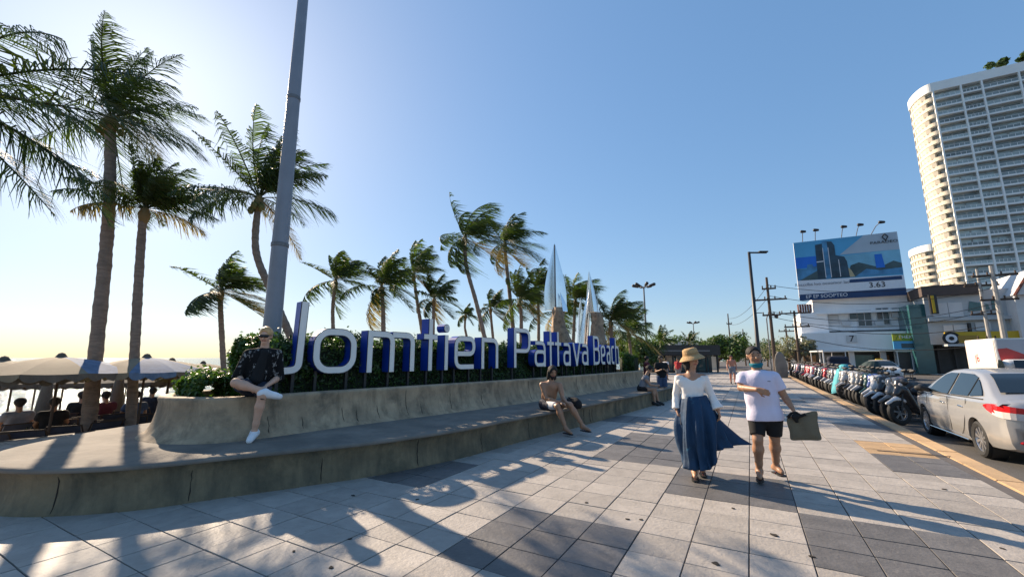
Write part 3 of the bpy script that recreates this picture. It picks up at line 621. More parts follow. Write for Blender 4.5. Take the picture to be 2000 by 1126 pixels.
def sdf_mesh(prims, res=.012, k=.03, cuts=(), noise=0):
    """prims: (a, b, ra, rb[, opts]); opts: flat (cut square at b), k, sub (carve). Blended union, then planes, then surface nets."""
    pr = [(np.asarray(p[0], float), np.asarray(p[1], float), p[2], p[3], p[4] if len(p) > 4 else {}) for p in prims]
    lo = np.min([np.minimum(a, b) - max(ra, rb) for a, b, ra, rb, o in pr if not o.get('sub')], 0) - 3 * res; hi = np.max([np.maximum(a, b) + max(ra, rb) for a, b, ra, rb, o in pr if not o.get('sub')], 0) + 3 * res
    n = np.ceil((hi - lo) / res).astype(int) + 1; Fd = np.full(n, .5, np.float32)
    ax = [lo[i] + res * np.arange(n[i]) for i in range(3)]
    for a, b, ra, rb, o in pr:
        kk = o.get('k', k); m = max(ra, rb) + kk + 2 * res
        i0 = np.maximum(((np.minimum(a, b) - m - lo) / res).astype(int), 0); i1 = np.minimum(((np.maximum(a, b) + m - lo) / res).astype(int) + 2, n)
        if np.any(i1 <= i0): continue
        sl = tuple(slice(i0[i], i1[i]) for i in range(3))
        X, Y, Z = np.meshgrid(*[ax[i][i0[i]:i1[i]] for i in range(3)], indexing='ij'); P = np.stack([X, Y, Z], -1)
        ba = b - a; L2 = ba @ ba + 1e-12; t = np.clip((P - a) @ ba / L2, 0, 1)
        d = np.linalg.norm(P - a - t[..., None] * ba, axis=-1) - (ra + (rb - ra) * t)
        if o.get('flat'): d = np.maximum(d, (P - b) @ (ba / math.sqrt(L2)))
        if o.get('flat0'): d = np.maximum(d, (a - P) @ (ba / math.sqrt(L2)))
        f = Fd[sl]
        if o.get('sub'): Fd[sl] = np.maximum(f, -d)
        else:
            h = np.maximum(kk - np.abs(f - d), 0) / kk; Fd[sl] = np.minimum(f, d) - h * h * kk * .25
    if len(cuts):
        X, Y, Z = np.meshgrid(*ax, indexing='ij')
        for c, nn in cuts: Fd = np.maximum(Fd, (X - c[0]) * nn[0] + (Y - c[1]) * nn[1] + (Z - c[2]) * nn[2])
    S = Fd < 0
    c8 = [S[i:n[0] - 1 + i, j:n[1] - 1 + j, l:n[2] - 1 + l] for i in (0, 1) for j in (0, 1) for l in (0, 1)]
    cnt = sum(c.astype(np.int8) for c in c8); act = (cnt > 0) & (cnt < 8); I = np.argwhere(act); idx = np.full(act.shape, -1, np.int64); idx[act] = np.arange(len(I))
    acc = np.zeros((len(I), 3)); w = np.zeros(len(I)); co = [(i, j, l) for i in (0, 1) for j in (0, 1) for l in (0, 1)]
    for p in co:
        for d in range(3):
            if p[d]: continue
            q = list(p); q[d] = 1
            fa = Fd[I[:, 0] + p[0], I[:, 1] + p[1], I[:, 2] + p[2]]; fb = Fd[I[:, 0] + q[0], I[:, 1] + q[1], I[:, 2] + q[2]]
            m = (fa < 0) != (fb < 0); t = np.where(m, fa / np.where(m, fa - fb, 1), 0)
            v = np.tile(np.array(p, float), (len(I), 1)); v[:, d] += t; acc += v * m[:, None]; w += m
    V = lo + (I + acc / w[:, None]) * res; faces = []
    for d in range(3):
        e1, e2 = (d + 1) % 3, (d + 2) % 3; sa = [slice(1, -1)] * 3; sb = [slice(1, -1)] * 3
        sa[d] = slice(0, -1); sb[d] = slice(1, None); A = S[tuple(sa)]; B = S[tuple(sb)]
        for flip, m in ((0, A & ~B), (1, ~A & B)):
            E = np.argwhere(m); E = E + np.array([0 if i == d else 1 for i in range(3)])
            if not len(E): continue
            def cell(o1, o2):
                q = E.copy(); q[:, e1] += o1; q[:, e2] += o2; return idx[q[:, 0], q[:, 1], q[:, 2]]
            f = np.stack([cell(-1, -1), cell(0, -1), cell(0, 0), cell(-1, 0)], 1)
            faces.append(f[:, ::-1] if flip else f)
    Fc = np.vstack(faces); Fc = Fc[(Fc >= 0).all(1)]
    return V, Fc
def organic(name, mt, parent, prims, res=.012, k=.03, cuts=(), local=False):
    V, Fc = sdf_mesh(prims, res, k, cuts)
    if not local: V = V - np.array(parent.location)
    me = fast_mesh(name, V, Fc, True); return link(name, me, mt, parent)
def hand_prims(w, e, tip, pn, s=1., curl=.5, thumb=1):
    """hand from the wrist w towards tip; pn = direction the palm faces; curl 0 flat .. 1 fist"""
    d = nrm(np.asarray(tip) - w); pn = nrm(pn - d * (np.asarray(pn) @ d)); sd = np.cross(d, pn) * thumb; P = []
    c0 = w + d * .02 * s; c1 = w + d * .085 * s
    for q in (-.027, -.009, .009, .027): P.append((c0 + sd * q * .75 * s, c1 + sd * q * s, .0155 * s, .0135 * s, {'k': .012}))
    for i, (q, l) in enumerate(((.029, .068), (.010, .078), (-.010, .072), (-.028, .056))):
        b = c1 + sd * q * s; a1 = curl * .9 + .05 * i; d1 = nrm(d * math.cos(a1) + pn * math.sin(a1)); a2 = curl * 2.0 + .05 * i; d2 = nrm(d * math.cos(a2) + pn * math.sin(a2))
        m = b + d1 * l * .52 * s; P += [(b, m, .0098 * s, .0088 * s, {'k': .006}), (m, m + d2 * l * .5 * s, .0088 * s, .0072 * s, {'k': .004})]
    tb = w + d * .035 * s + sd * .028 * s; td = nrm(sd * .75 + d * .75 + pn * .3); tm = tb + td * .04 * s; td2 = nrm(d + pn * (.3 + curl * .6) + sd * .1)
    P += [(w + d * .015 * s, tb, .017 * s, .013 * s, {'k': .01}), (tb, tm, .0125 * s, .0105 * s, {'k': .006}), (tm, tm + td2 * .03 * s, .0102 * s, .0082 * s, {'k': .004})]
    return P
def body_prims(J, s=1., build=1., hands=True):
    f = nrm(J['face']); u = nrm(np.asarray(J['head']) - J['neck']); f = nrm(f - u * (f @ u)); l = np.cross(u, f); H = np.asarray(J['head'], float); P = []; ut = nrm(np.asarray(J['neck'], float) - J['pelvis'])
    ls, rs, lh, rh, nk, pv = (np.asarray(J[q], float) for q in ('ls', 'rs', 'lhip', 'rhip', 'neck', 'pelvis')); tf = nrm(J.get('front', J['face']))
    b = build
    P += [(lerp(nk, ls, .35) - ut * .035 * s, lerp(nk, ls, .95), .062 * s * b, .056 * s * b), (lerp(nk, rs, .35) - ut * .035 * s, lerp(nk, rs, .95), .062 * s * b, .056 * s * b)]
    for S, Hp in ((ls, lh), (rs, rh)):
        top = lerp(nk, S, .47) - ut * .10 * s; bot = lerp(pv, Hp, .6)
        P += [(top, lerp(top, bot, .5), .092 * s * b, .082 * s * b, {'k': .04}), (lerp(top, bot, .5), bot, .082 * s * b, .095 * s * b, {'k': .04})]
    P += [(lerp(nk, pv, .18) + tf * .02, lerp(nk, pv, .55) + tf * .015 * b, .095 * s * b, .092 * s * b, {'k': .04}), (lerp(nk, pv, .55), pv, .092 * s * b, .105 * s * b, {'k': .04})]
    P += [(nk - u * .03 * s, H - u * .05 * s, .058 * s, .052 * s)]
    P += [(H + u * .045 * s - f * .015 * s, H + u * .035 * s + f * .008 * s, .083 * s, .078 * s, {'k': .04}), (H + u * .01 * s + f * .02 * s, H - u * .075 * s + f * .040 * s, .066 * s, .036 * s, {'k': .03})]
    P += [(H + f * .082 * s + u * .012 * s, H + f * .104 * s - u * .022 * s, .010 * s, .014 * s, {'k': .014}), (H + f * .074 * s + u * .034 * s - l * .03 * s, H + f * .074 * s + u * .034 * s + l * .03 * s, .016 * s, .016 * s, {'k': .014})]
    for q in (-1, 1): P += [(H + l * q * .078 * s + u * .02 * s - f * .005 * s, H + l * q * .08 * s - u * .02 * s, .015 * s, .010 * s, {'k': .01}), (H + f * .062 * s + l * q * .035 * s - u * .02 * s, H + f * .058 * s + l * q * .038 * s - u * .03 * s, .022 * s, .02 * s, {'k': .02})]
    for q, th in (('l', 1), ('r', -1)):
        S, E, W = (np.asarray(J[q + x], float) for x in ('s', 'e', 'w'))
        P += [(S, lerp(S, E, .45), .057 * s * b, .050 * s * b, {'k': .02}), (lerp(S, E, .45), E, .050 * s * b, .040 * s, {'k': .015}), (E, lerp(E, W, .3), .040 * s, .042 * s, {'k': .015}), (lerp(E, W, .3), W, .042 * s, .027 * s, {'k': .012})]
        if hands:
            tip = np.asarray(J[q + 'h'], float); P += hand_prims(W, E, tip, np.asarray(J.get(q + 'palm', tf), float), s, J.get(q + 'curl', .45), J.get(q + 'thumb', th))
        else: P += [(W, np.asarray(J[q + 'h'], float), .03 * s, .028 * s)]
        Hp, K, A, T = (np.asarray(J[q + x], float) for x in ('hip', 'k', 'a', 't'))
        P += [(Hp, lerp(Hp, K, .5), .088 * s * b, .074 * s * b), (lerp(Hp, K, .5), K, .074 * s * b, .055 * s), (K, lerp(K, A, .3), .053 * s, .058 * s * b), (lerp(K, A, .3), lerp(K, A, .75), .058 * s * b, .04 * s), (lerp(K, A, .75), A, .038 * s, .036 * s)]
        ft = nrm(T - A); heel = A + np.array([0, 0, -.035 * s]) - ft * .045 * s
        P += [(A, heel, .036 * s, .034 * s), (heel, T - ft * .02, .032 * s, .024 * s), (A, lerp(A, T, .6), .034 * s, .028 * s)]
    return P, f, u, l
def person(label, J, skin, s=1., build=1., res=.012, group=None, hands=True, face=True, k=.03):
    root = thing('person', label, 'person', J['ground'], 0, group)
    P, f, u, l = body_prims(J, s, build, hands)
    organic('body', skin, root, P, res, k)
    H = np.asarray(J['head'], float)
    if face:
        for q in (-1, 1):
            organic('eye', 'eye_dark', root, [(H + f * .076 * s + l * q * .033 * s + u * .014 * s, H + f * .078 * s + l * q * .028 * s + u * .014 * s, .011 * s, .011 * s)], .005, .01)
            organic('eyebrow', J.get('hair', 'hair_black'), root, [(H + f * .083 * s + l * q * .048 * s + u * .036 * s, H + f * .088 * s + l * q * .018 * s + u * .040 * s, .006 * s, .007 * s)], .005, .01)
        organic('mouth', 'lip', root, [(H + f * .072 * s - l * .022 * s - u * .052 * s, H + f * .076 * s + l * .022 * s - u * .052 * s, .009 * s, .009 * s)], .005, .01)
    return root, f, u, l
def hair_cap(root, J, mt, f, u, l, s=1., vol=.0, extra=(), res=.01, front=.035, low=-.01):
    H = np.asarray(J['head'], float)
    P = [(H + u * .052 * s - f * .018 * s, H + u * .048 * s + f * .012 * s, (.092 + vol) * s, (.086 + vol) * s), (H - f * .04 * s + u * .02 * s, H - f * .04 * s - u * .03 * s, .066 * s, .05 * s)] + list(extra)
    P += [(H + f * .125 * s - u * .06 * s, H + f * .125 * s + u * (front) * s, .100 * s, .070 * s, {'sub': 1})]
    cut = () if extra else [(H + (f * .75 - u * .66) * .026 * s, nrm(f * .75 - u * .66))]
    return organic('hair', mt, root, P, res, .02, cut)
def tee(root, J, mt, s=1., build=1., hem=.06, sleeve=.5, inf=.02, res=.012, extra=(), slack=.0, name='shirt'):
    ls, rs, lh, rh, nk, pv = (np.asarray(J[q], float) for q in ('ls', 'rs', 'lhip', 'rhip', 'neck', 'pelvis')); u = nrm(nk - pv); tf = nrm(J.get('front', J['face'])); P = []; b = build
    P += [(lerp(nk, ls, .42) - u * .035 * s, lerp(nk, ls, .95), .062 * s * b + inf, .056 * s * b + inf), (lerp(nk, rs, .42) - u * .035 * s, lerp(nk, rs, .95), .062 * s * b + inf, .056 * s * b + inf)]
    low = -u * hem
    for S, Hp in ((ls, lh), (rs, rh)):
        top = lerp(nk, S, .48) - u * .10 * s; bot = lerp(pv, Hp, .6)
        P += [(top, lerp(top, bot, .5), .092 * s * b + inf, .084 * s * b + inf + slack, {'k': .04}), (lerp(top, bot, .5), bot + low, .084 * s * b + inf + slack, .098 * s * b + inf + slack, {'k': .04})]
    P += [(lerp(nk, pv, .18) + tf * .02, lerp(nk, pv, .55) + tf * .02 * b, .095 * s * b + inf, .095 * s * b + inf + slack, {'k': .04}), (lerp(nk, pv, .55) + tf * .015, pv + low, .095 * s * b + inf + slack, .105 * s * b + inf + slack, {'k': .04})]
    for q in 'lr':
        S, E, W = (np.asarray(J[q + x], float) for x in ('s', 'e', 'w'))
        if sleeve <= 1: P += [(S, lerp(S, E, sleeve), .060 * s * b + inf, .052 * s * b + inf * 1.3, {'flat': 1, 'k': .018})]
        else: P += [(S, E, .056 * s * b + inf, .044 * s + inf * 1.2, {'k': .014}), (E, lerp(E, W, sleeve - 1), .044 * s + inf * 1.2, .04 * s + inf, {'flat': 1, 'k': .014})]
    P += list(extra)
    return organic(name, mt, root, P, res, .035, [(pv + low - u * .02, -u)])
def shorts(root, J, mt, s=1., build=1., to=.7, inf=.022, res=.012, name='shorts', waist=.10):
    lh, rh, pv, nk = (np.asarray(J[q], float) for q in ('lhip', 'rhip', 'pelvis', 'neck')); u = nrm(nk - pv); P = [(lerp(pv, lh, .6), lerp(pv, rh, .6), .112 * s * build + inf, .112 * s * build + inf), (pv + u * .1, pv, .11 * s * build + inf * .6, .115 * s * build + inf)]
    for q in 'lr':
        Hp, K = (np.asarray(J[q + x], float) for x in ('hip', 'k')); P += [(Hp, lerp(Hp, K, to), .09 * s * build + inf, (.09 - .032 * to) * s * build + inf * 1.2, {'flat': 1})]
    return organic(name, mt, root, P, res, .03, [(pv + u * waist, u)])
def shoe(root, J, q, mt, s=1., res=.01, sole=None):
    A, T = (np.asarray(J[q + x], float) for x in ('a', 't')); ft = nrm(T - A); ft2 = nrm(np.array([ft[0], ft[1], ft[2] * .5])); dn = np.array([0, 0, -1.])
    hl = A + dn * .03 * s - ft * .055 * s
    P = [(A + dn * .0 - ft * .015, hl, .048 * s, .046 * s), (hl, T, .046 * s, .036 * s), (A + dn * .01, lerp(A, T, .7), .046 * s, .038 * s)]
    return organic('shoe', mt, root, P, res, .02)
def flipflop(root, J, q, mt='rubber_black', s=1.):
    A, T = (np.asarray(J[q + x], float) for x in ('a', 't')); ft = nrm(np.array([T[0] - A[0], T[1] - A[1], 0])); sd = np.array([-ft[1], ft[0], 0]); z = min(T[2], A[2] - .06) - .032 * s
    c0 = np.array([A[0], A[1], 0]) - ft * .075 * s; c1 = np.array([T[0], T[1], 0]) + ft * .02 * s; prof = []
    for t, w in ((0, .02), (.05, .034), (.2, .038), (.5, .036), (.75, .046), (.92, .038), (1, .015)): prof.append((lerp(c0, c1, t), w * s))
    pts = [p + sd * w for p, w in prof] + [p - sd * w for p, w in prof[::-1]]
    fl = MB().poly([(p[0], p[1]) for p in pts], z, z + .016 * s).build('flip_flop', mt, root, True)
    MB().tube([lerp(c0, c1, .42) + sd * .04 * s + (0, 0, z + .012), lerp(c0, c1, .6) + sd * .02 * s + (0, 0, z + .065 * s), lerp(c0, c1, .84) + (0, 0, z + .012)], .006, 6).tube([lerp(c0, c1, .42) - sd * .04 * s + (0, 0, z + .012), lerp(c0, c1, .6) - sd * .02 * s + (0, 0, z + .065 * s), lerp(c0, c1, .84) + (0, 0, z + .012)], .006, 6).build('strap', 'cloth_maroon', fl, False)
    st = fl.children[0]; st.data.transform(Matrix.Translation(-Vector(root.location)))
    return fl
def pjoint(D, ref):
    "photo pixel + depth offset -> point; distance D measured along the horizontal direction to pixel column ref"
    d = ray(ref, 700); h = nrm([d[0], d[1], 0])
    def f(x, y, dy=0.):
        r = ray(x, y); return CAM + r * ((D + dy) / (r[0] * h[0] + r[1] * h[1]))
    f.away = h; f.right = np.array([h[1], -h[0], 0]); return f
Zu = np.array([0, 0, 1.])
# ---- walking woman with the straw hat
G = ground(1357, 934); j = pjoint(math.hypot(G[0], G[1]), 1357); a_, r_ = j.away, j.right
J = dict(ground=G, head=j(1350, 703, .0), neck=j(1350, 727, .0), face=-a_ * .72 + r_ * .68 - Zu * .12, front=-a_ + r_ * .15, ls=j(1374, 737, .02), rs=j(1327, 737, -.02), pelvis=j(1353, 800), lhip=j(1365, 806), rhip=j(1344, 806),
  le=j(1390, 772, .06), lw=j(1402, 800, 0), lh=j(1407, 815, -.02), re=j(1320, 770, .07), rw=j(1322, 799, .02), rh=j(1326, 814, -.02), lpalm=-r_, rpalm=r_, lcurl=.5, rcurl=.85, lk=j(1372, 862, -.02), la=j(1371, 912, .22), lt=j(1374, 920, .1), rk=j(1357, 862, -.06), ra=j(1357, 919, -.02), rt=j(1358, 932, -.17), hair='hair_black')
root, f, u, l = person('person in a straw sun hat, white off-shoulder top and long blowing blue skirt', J, 'skin_warm', .97, .82, .009)
H = J['head']
organic('hair', 'hair_black', root, [(H + u * .03 - f * .02, H - f * .05 - u * .05, .092, .075), (H - f * .045 - u * .05, H - f * .05 - u * .14, .065, .04), (H + l * .06 - f * .01, H + l * .065 - u * .1, .04, .028), (H - l * .06 - f * .01, H - l * .065 - u * .11, .04, .03), (H + f * .115 - u * .04, H + f * .12 + u * .03, .08, .07, {'sub': 1})], .01, .03)
Pt = []
for q in 'lr':
    S, E, W = (np.asarray(J[q + x], float) for x in 's e w'.split())
    Hp = J[q + 'hip']; top = lerp(J['neck'], S, .45) - Zu * .12; bot = lerp(J['pelvis'], Hp, .5)
    Pt += [(top, lerp(top, bot, .5), .086, .074, {'k': .04}), (lerp(top, bot, .5), bot, .074, .078, {'k': .04}), (top - a_ * .03 - Zu * .03, top - a_ * .04 - Zu * .04, .055, .052, {'k': .04})]
    organic('sleeve', 'white_top', root, [(lerp(S, E, -.04), lerp(S, E, .95), .062, .047, {'k': .012}), (lerp(S, E, .95), lerp(E, W, .45), .046, .052, {'k': .012}), (lerp(E, W, .4), lerp(E, W, .95), .05, .085 if q == 'l' else .062, {'flat': 1, 'k': .01})], .009, .015, [(j(1350, 733), nrm(Zu + a_ * .05))])
Pt += [(lerp(J['neck'], J['pelvis'], .25), lerp(J['neck'], J['pelvis'], .85), .095, .085, {'k': .04}), (J['ls'] - Zu * .05 - r_ * .03, J['rs'] - Zu * .05 + r_ * .03, .078, .078, {'k': .03})]
organic('top', 'white_top', root, Pt, .009, .02, [(j(1350, 735), nrm(Zu + a_ * .12)), (j(1350, 783), -Zu)])
# skirt: closed rings from the waist to a wind-blown hem
waist = [j(1334, 772, 0), j(1344, 774, -.11), j(1362, 774, -.11), j(1375, 772, -.03), j(1376, 771, .05), j(1365, 770, .11), j(1346, 770, .11), j(1335, 771, .05)]
hem = [j(1338, 906, -.05), j(1350, 917, -.24), j(1372, 918, -.26), j(1389, 915, -.18), j(1404, 884, -.10), j(1430, 872, -.02), j(1456, 866, .10), j(1432, 866, .26), j(1400, 880, .34), j(1360, 898, .30), j(1340, 902, .12)]
wr = spline(waist, 96, True); hr = spline(hem, 96, True)
def cen(c): return c.mean(0)
def resamp(c):
    ang = np.arctan2((c - cen(c)) @ a_, (c - cen(c)) @ r_); o = np.argsort(ang); return c[o]
wr, hr = resamp(wr), resamp(hr); V = []; NR = 34
for i in range(NR):
    v = i / (NR - 1); e = v ** 1.25
    e = (v ** (1.2 + 1.3 * np.clip(((hr - cen(hr)) @ r_) / .4, 0, 1)))[:, None]; ring = wr * (1 - e) + hr * e; ring[:, 2] = (wr * (1 - v) + hr * v)[:, 2]
    c = cen(ring); th = np.linspace(0, 2 * np.pi, 96, endpoint=False)
    fold = (.022 * np.sin(th * 9 + 1.5 * v + .8 * np.sin(th * 2)) + .016 * np.sin(th * 15 + 2 - v * 2) + .014 * np.sin(th * 5 + 4 * v) + .008 * np.sin(th * 23 + 3 * v)) * min(1, .15 + v * 2.0) * (1 + .8 * v)
    rad = ring - c; rad[:, 2] = 0; rad /= np.linalg.norm(rad, axis=1)[:, None] + 1e-6; ring = ring + rad * fold[:, None]
    ring = ring + rad * (.055 * math.sin(math.pi * min(1, v * 1.15)) ** .8)
    V.append(ring)
V = np.vstack(V) - np.array(root.location); n = 96
Fc = [(i * n + q, i * n + (q + 1) % n, (i + 1) * n + (q + 1) % n, (i + 1) * n + q) for i in range(NR - 1) for q in range(n)]
sk = link('skirt', fast_mesh('skirt', V, Fc, True), 'skirt_blue', root); md = sk.modifiers.new('thick', 'SOLIDIFY'); md.thickness = .006
# hat
tilt = nrm(Zu + r_ * -.18 - a_ * .12 + r_ * .34 * 0); ht = link('hat', MB().lathe([(.168, -.045), (.165, -.04), (.135, -.006), (.106, .018), (.1, .03), (.098, .075), (.09, .10), (.06, .112), (.005, .114)], 32, cap=False).mesh('hat', smooth=True), 'straw', root, H + u * .052 - np.array(root.location))
ht.rotation_euler = Vector(nrm(Zu - r_ * .20 - a_ * .05)).to_track_quat('Z', 'Y').to_euler(); md = ht.modifiers.new('thick', 'SOLIDIFY'); md.thickness = .006
hb_ = link('hat_band', MB().lathe([(.1105, .014), (.104, .03), (.103, .047)], 32, cap=False).mesh('hat_band', smooth=True), 'hat_band', ht)
for q in 'lr': flipflop(root, J, q)
MB().box(tuple(lerp(J['rw'], J['rh'], 1.1) + r_ * .02 - Zu * .01), (.035, .075, .14), rz=YAW).build('phone', 'cloth_navy', root, True)
# ---- walking man in the pale T-shirt
G = ground(1484, 938); j = pjoint(math.hypot(G[0], G[1]), 1484); a_, r_ = j.away, j.right
J = dict(ground=G, head=j(1473, 696, 0), neck=j(1478, 724, .0), face=-a_ * .96 + r_ * .25 - Zu * .12, front=-a_ + r_ * .1, ls=j(1511, 737, .0), rs=j(1451, 737, 0), pelvis=j(1493, 808), lhip=j(1511, 816), rhip=j(1478, 816),
  le=j(1533, 775, .03), lw=j(1548, 797, -.05), lh=j(1554, 808, -.08), re=j(1447, 757, -.03), rw=j(1479, 760, -.27), rh=j(1497, 766, -.30), rpalm=a_, lpalm=-r_, lcurl=.95, rcurl=.55, lk=j(1513, 858, .04), la=j(1516, 910, .18), lt=j(1530, 924, .06), rk=j(1480, 858, -.10), ra=j(1483, 919, 0.0), rt=j(1484, 934, -.17), hair='hair_black')
root, f, u, l = person('person in a pale lilac T-shirt and black shorts, walking and holding a khaki bag', J, 'skin_tan', 1.02, 1.06, .009)
hair_cap(root, J, 'hair_black', f, u, l, 1.02, -.003)
tee(root, J, 'tee_lilac', 1.02, 1.04, .055, .62, .016, .010, slack=.012, extra=[(J['lhip'] + Zu * .05 - r_ * .035, J['rhip'] + Zu * .05 + r_ * .035, .128, .128, {'k': .06}), (J['lhip'] + Zu * .0 - r_ * .03, J['rhip'] + r_ * .03, .128, .128, {'k': .06})])
shorts(root, J, 'cloth_black', 1.02, .95, .80, .02, .010, waist=-.02)
H = J['head']; organic('face_mask', 'mask_teal', root, [(H - u * .10 + f * .055 + l * .02, H - u * .10 + f * .055 - l * .02, .045, .045), (H - u * .09 - l * .03 + f * .02, H - u * .095 + l * .03 + f * .02, .052, .052)], .009, .03, [(H - u * .085 + f * .03, nrm(u + f * .1))])
MB().tube([H - u * .09 + l * .045 + f * .05, H + l * .083 - f * .01 + u * .03, H + l * .088 - f * .025 - u * .01], .0025, 5).tube([H - u * .09 - l * .045 + f * .05, H - l * .083 - f * .01 + u * .03, H - l * .088 - f * .025 - u * .01], .0025, 5).build('mask_strap', 'cloth_white', root, True)
t_ = j(1502, 744, -.16); MB().box(tuple(t_), (.035, .004, .010), rz=math.atan2(r_[1], r_[0])).build('chest_logo', 'cloth_grey', root, True)
for q in 'lr': flipflop(root, J, q)
# the bag he holds
bq = [(1538, 815), (1552, 811), (1572, 806), (1595, 803), (1597, 822), (1601, 842), (1604, 858), (1584, 859), (1564, 859), (1545, 858), (1542, 842), (1537, 825)]
cs = spline([j(x, y, -.08) for x, y in bq], 72, True); c0 = cs.mean(0); bag = thing('tote_bag', 'flat khaki cloth tote bag hanging from the hand of the man in the pale shirt', 'bag', (c0[0], c0[1], cs[:, 2].min()))
V = []; NS = 7
for sgn in (-1, 1):
    for i in range(NS):
        q = i / (NS - 1); ring = c0 + (cs - c0) * (1 - q); ring = ring + a_ * sgn * (.022 * (1 - (1 - q) ** 3)) + a_ * .010 * np.sin(ring @ r_ * 30 + ring[:, 2:3].ravel() * 14)[:, None] * q
        V.append(ring)
V = np.vstack(V) - np.array(bag.location); n = len(cs); Fc = []
for s_ in (0, 1):
    for i in range(NS - 1):
        for q in range(n): Fc.append(((s_ * NS + i) * n + q, (s_ * NS + i) * n + (q + 1) % n, (s_ * NS + i + 1) * n + (q + 1) % n, (s_ * NS + i + 1) * n + q))
link('bag_body', fast_mesh('bag_body', V, Fc, True), 'bag_khaki', bag)
MB().tube([j(1538, 815, -.10), j(1546, 806, -.1), j(1556, 805, -.12), j(1566, 812, -.10), j(1573, 808, -.1)], [.018, .015, .013, .015, .02], 8).build('handle', 'cloth_black', bag, True, smooth=True)
organic('top_fold', 'cloth_black', bag, [(j(1552, 814, -.115), j(1556, 822, -.11), .035, .02), (j(1556, 812, -.115), j(1566, 811, -.11), .03, .015)], .01)
# ---- seated man on the planter wall
j = pjoint(7.13, 505); a_, r_ = j.away, j.right; G = ground(490, 862, .452)
J = dict(ground=(G[0], G[1], .452), head=j(519, 657, .0), neck=j(517, 681, .02), face=-a_ * .93 - r_ * .3 - Zu * .03, front=-a_, ls=j(541, 692, .02), rs=j(486, 692, .02), pelvis=j(500, 752, .06), lhip=j(514, 757, .02), rhip=j(486, 757, .02),
  le=j(545, 736, .02), lw=j(522, 752, -.22), lh=j(511, 757, -.26), re=j(464, 735, .0), rw=j(480, 752, -.22), rh=j(492, 757, -.26), lpalm=-Zu, rpalm=-Zu, lcurl=.5, rcurl=.5, rk=j(460, 747, -.32), ra=j(520, 766, -.42), rt=j(546, 774, -.40), lk=j(512, 772, -.42), la=j(496, 845, -.36), lt=j(487, 860, -.50), hair='hair_blond')
root, f, u, l = person('person with blond hair and sunglasses in a black patterned jacket, sitting cross-legged', J, 'skin_fair', 1.0, .98, .009)
H = J['head']; hair_cap(root, J, 'hair_blond', f, u, l, 1.0, -.001, [(H + u * .095 + f * .02 + l * .03, H + u * .10 - f * .03 - l * .01, .038, .05), (H + u * .105 + f * .045 - l * .03, H + u * .115 + l * .015 + f * .02, .022, .03)])
gl = organic('sunglasses', 'lens', root, [(H + f * .092 + l * .045 + u * .014, H + f * .100 + l * .018 + u * .014, .021, .021), (H + f * .092 - l * .045 + u * .014, H + f * .100 - l * .018 + u * .014, .021, .021), (H + f * .098 - l * .02 + u * .025, H + f * .098 + l * .02 + u * .025, .008, .008), (H + f * .088 + l * .065 + u * .022, H + l * .088 + u * .022, .006, .006), (H + f * .088 - l * .065 + u * .022, H - l * .088 + u * .022, .006, .006)], .005, .008)
tee(root, J, 'jacket', 1.0, .98, .03, 1.08, .022, .010, slack=.006, name='jacket')
organic('undershirt', 'cloth_black', root, [(J['neck'] - a_ * .075 - Zu * .06, J['pelvis'] - a_ * .125 + Zu * .09, .062, .085)], .01)
shorts(root, J, 'cloth_navy', 1.0, 1.0, .62, .022, .010)
for q in 'lr': shoe(root, J, q, 'shoe_white', 1.08)
MB().tube([j(511, 779, -.49), j(505, 776, -.43), j(511, 778, -.36), j(519, 780, -.43), j(512, 779, -.49)], .006, 6).build('knee_band', 'cloth_black', root, True)
# ---- bare-chested man on the seat
G = ground(1120, 846); j = pjoint(9.25, 1090); a_, r_ = j.away, j.right
J = dict(ground=G, head=j(1079, 727, .0), neck=j(1076, 744, .05), face=-a_ * .9 + r_ * .35 - Zu * .1, front=nrm(-a_ * .8 + r_ * .5), ls=j(1093, 752, .0), rs=j(1059, 751, .06), pelvis=j(1069, 786, .16), lhip=j(1079, 788, .16), rhip=j(1063, 789, .10),
  le=j(1099, 776, -.10), lw=j(1106, 785, -.27), lh=j(1112, 787, -.32), re=j(1067, 777, -.05), rw=j(1095, 786, -.30), rh=j(1103, 788, -.36), lpalm=-Zu, rpalm=-Zu, rk=j(1089, 793, -.36), ra=j(1105, 836, -.42), rt=j(1117, 846, -.58), lk=j(1113, 790, -.30), la=j(1139, 832, -.30), lt=j(1153, 840, -.44))
root, f, u, l = person('person with bare chest and long dark hair and beard, sitting on the concrete seat', J, 'skin_tan', 1.02, 1.05, .010)
H = J['head']; hair_cap(root, J, 'hair_black', f, u, l, 1.02, .008, [(H - f * .05, H - f * .05 - u * .16, .085, .07), (H + l * .07 - f * .02, H + l * .075 - u * .13, .04, .035), (H - l * .07 - f * .02, H - l * .075 - u * .13, .04, .035)])
organic('beard', 'hair_black', root, [(H + f * .05 - u * .085, H + f * .045 - u * .13, .04, .025), (H + l * .055 - u * .04 + f * .02, H + f * .05 - u * .09, .03, .03), (H - l * .055 - u * .04 + f * .02, H + f * .05 - u * .09, .03, .03)], .009)
shorts(root, J, 'cloth_navy', 1.02, 1.0, .55, .025, .011)
organic('leg_sleeve', 'cloth_white', root, [(lerp(J['rhip'], J['rk'], .45), lerp(J['rhip'], J['rk'], .86), .098, .075, {'flat': 1})], .011)
for q in 'lr': flipflop(root, J, q)
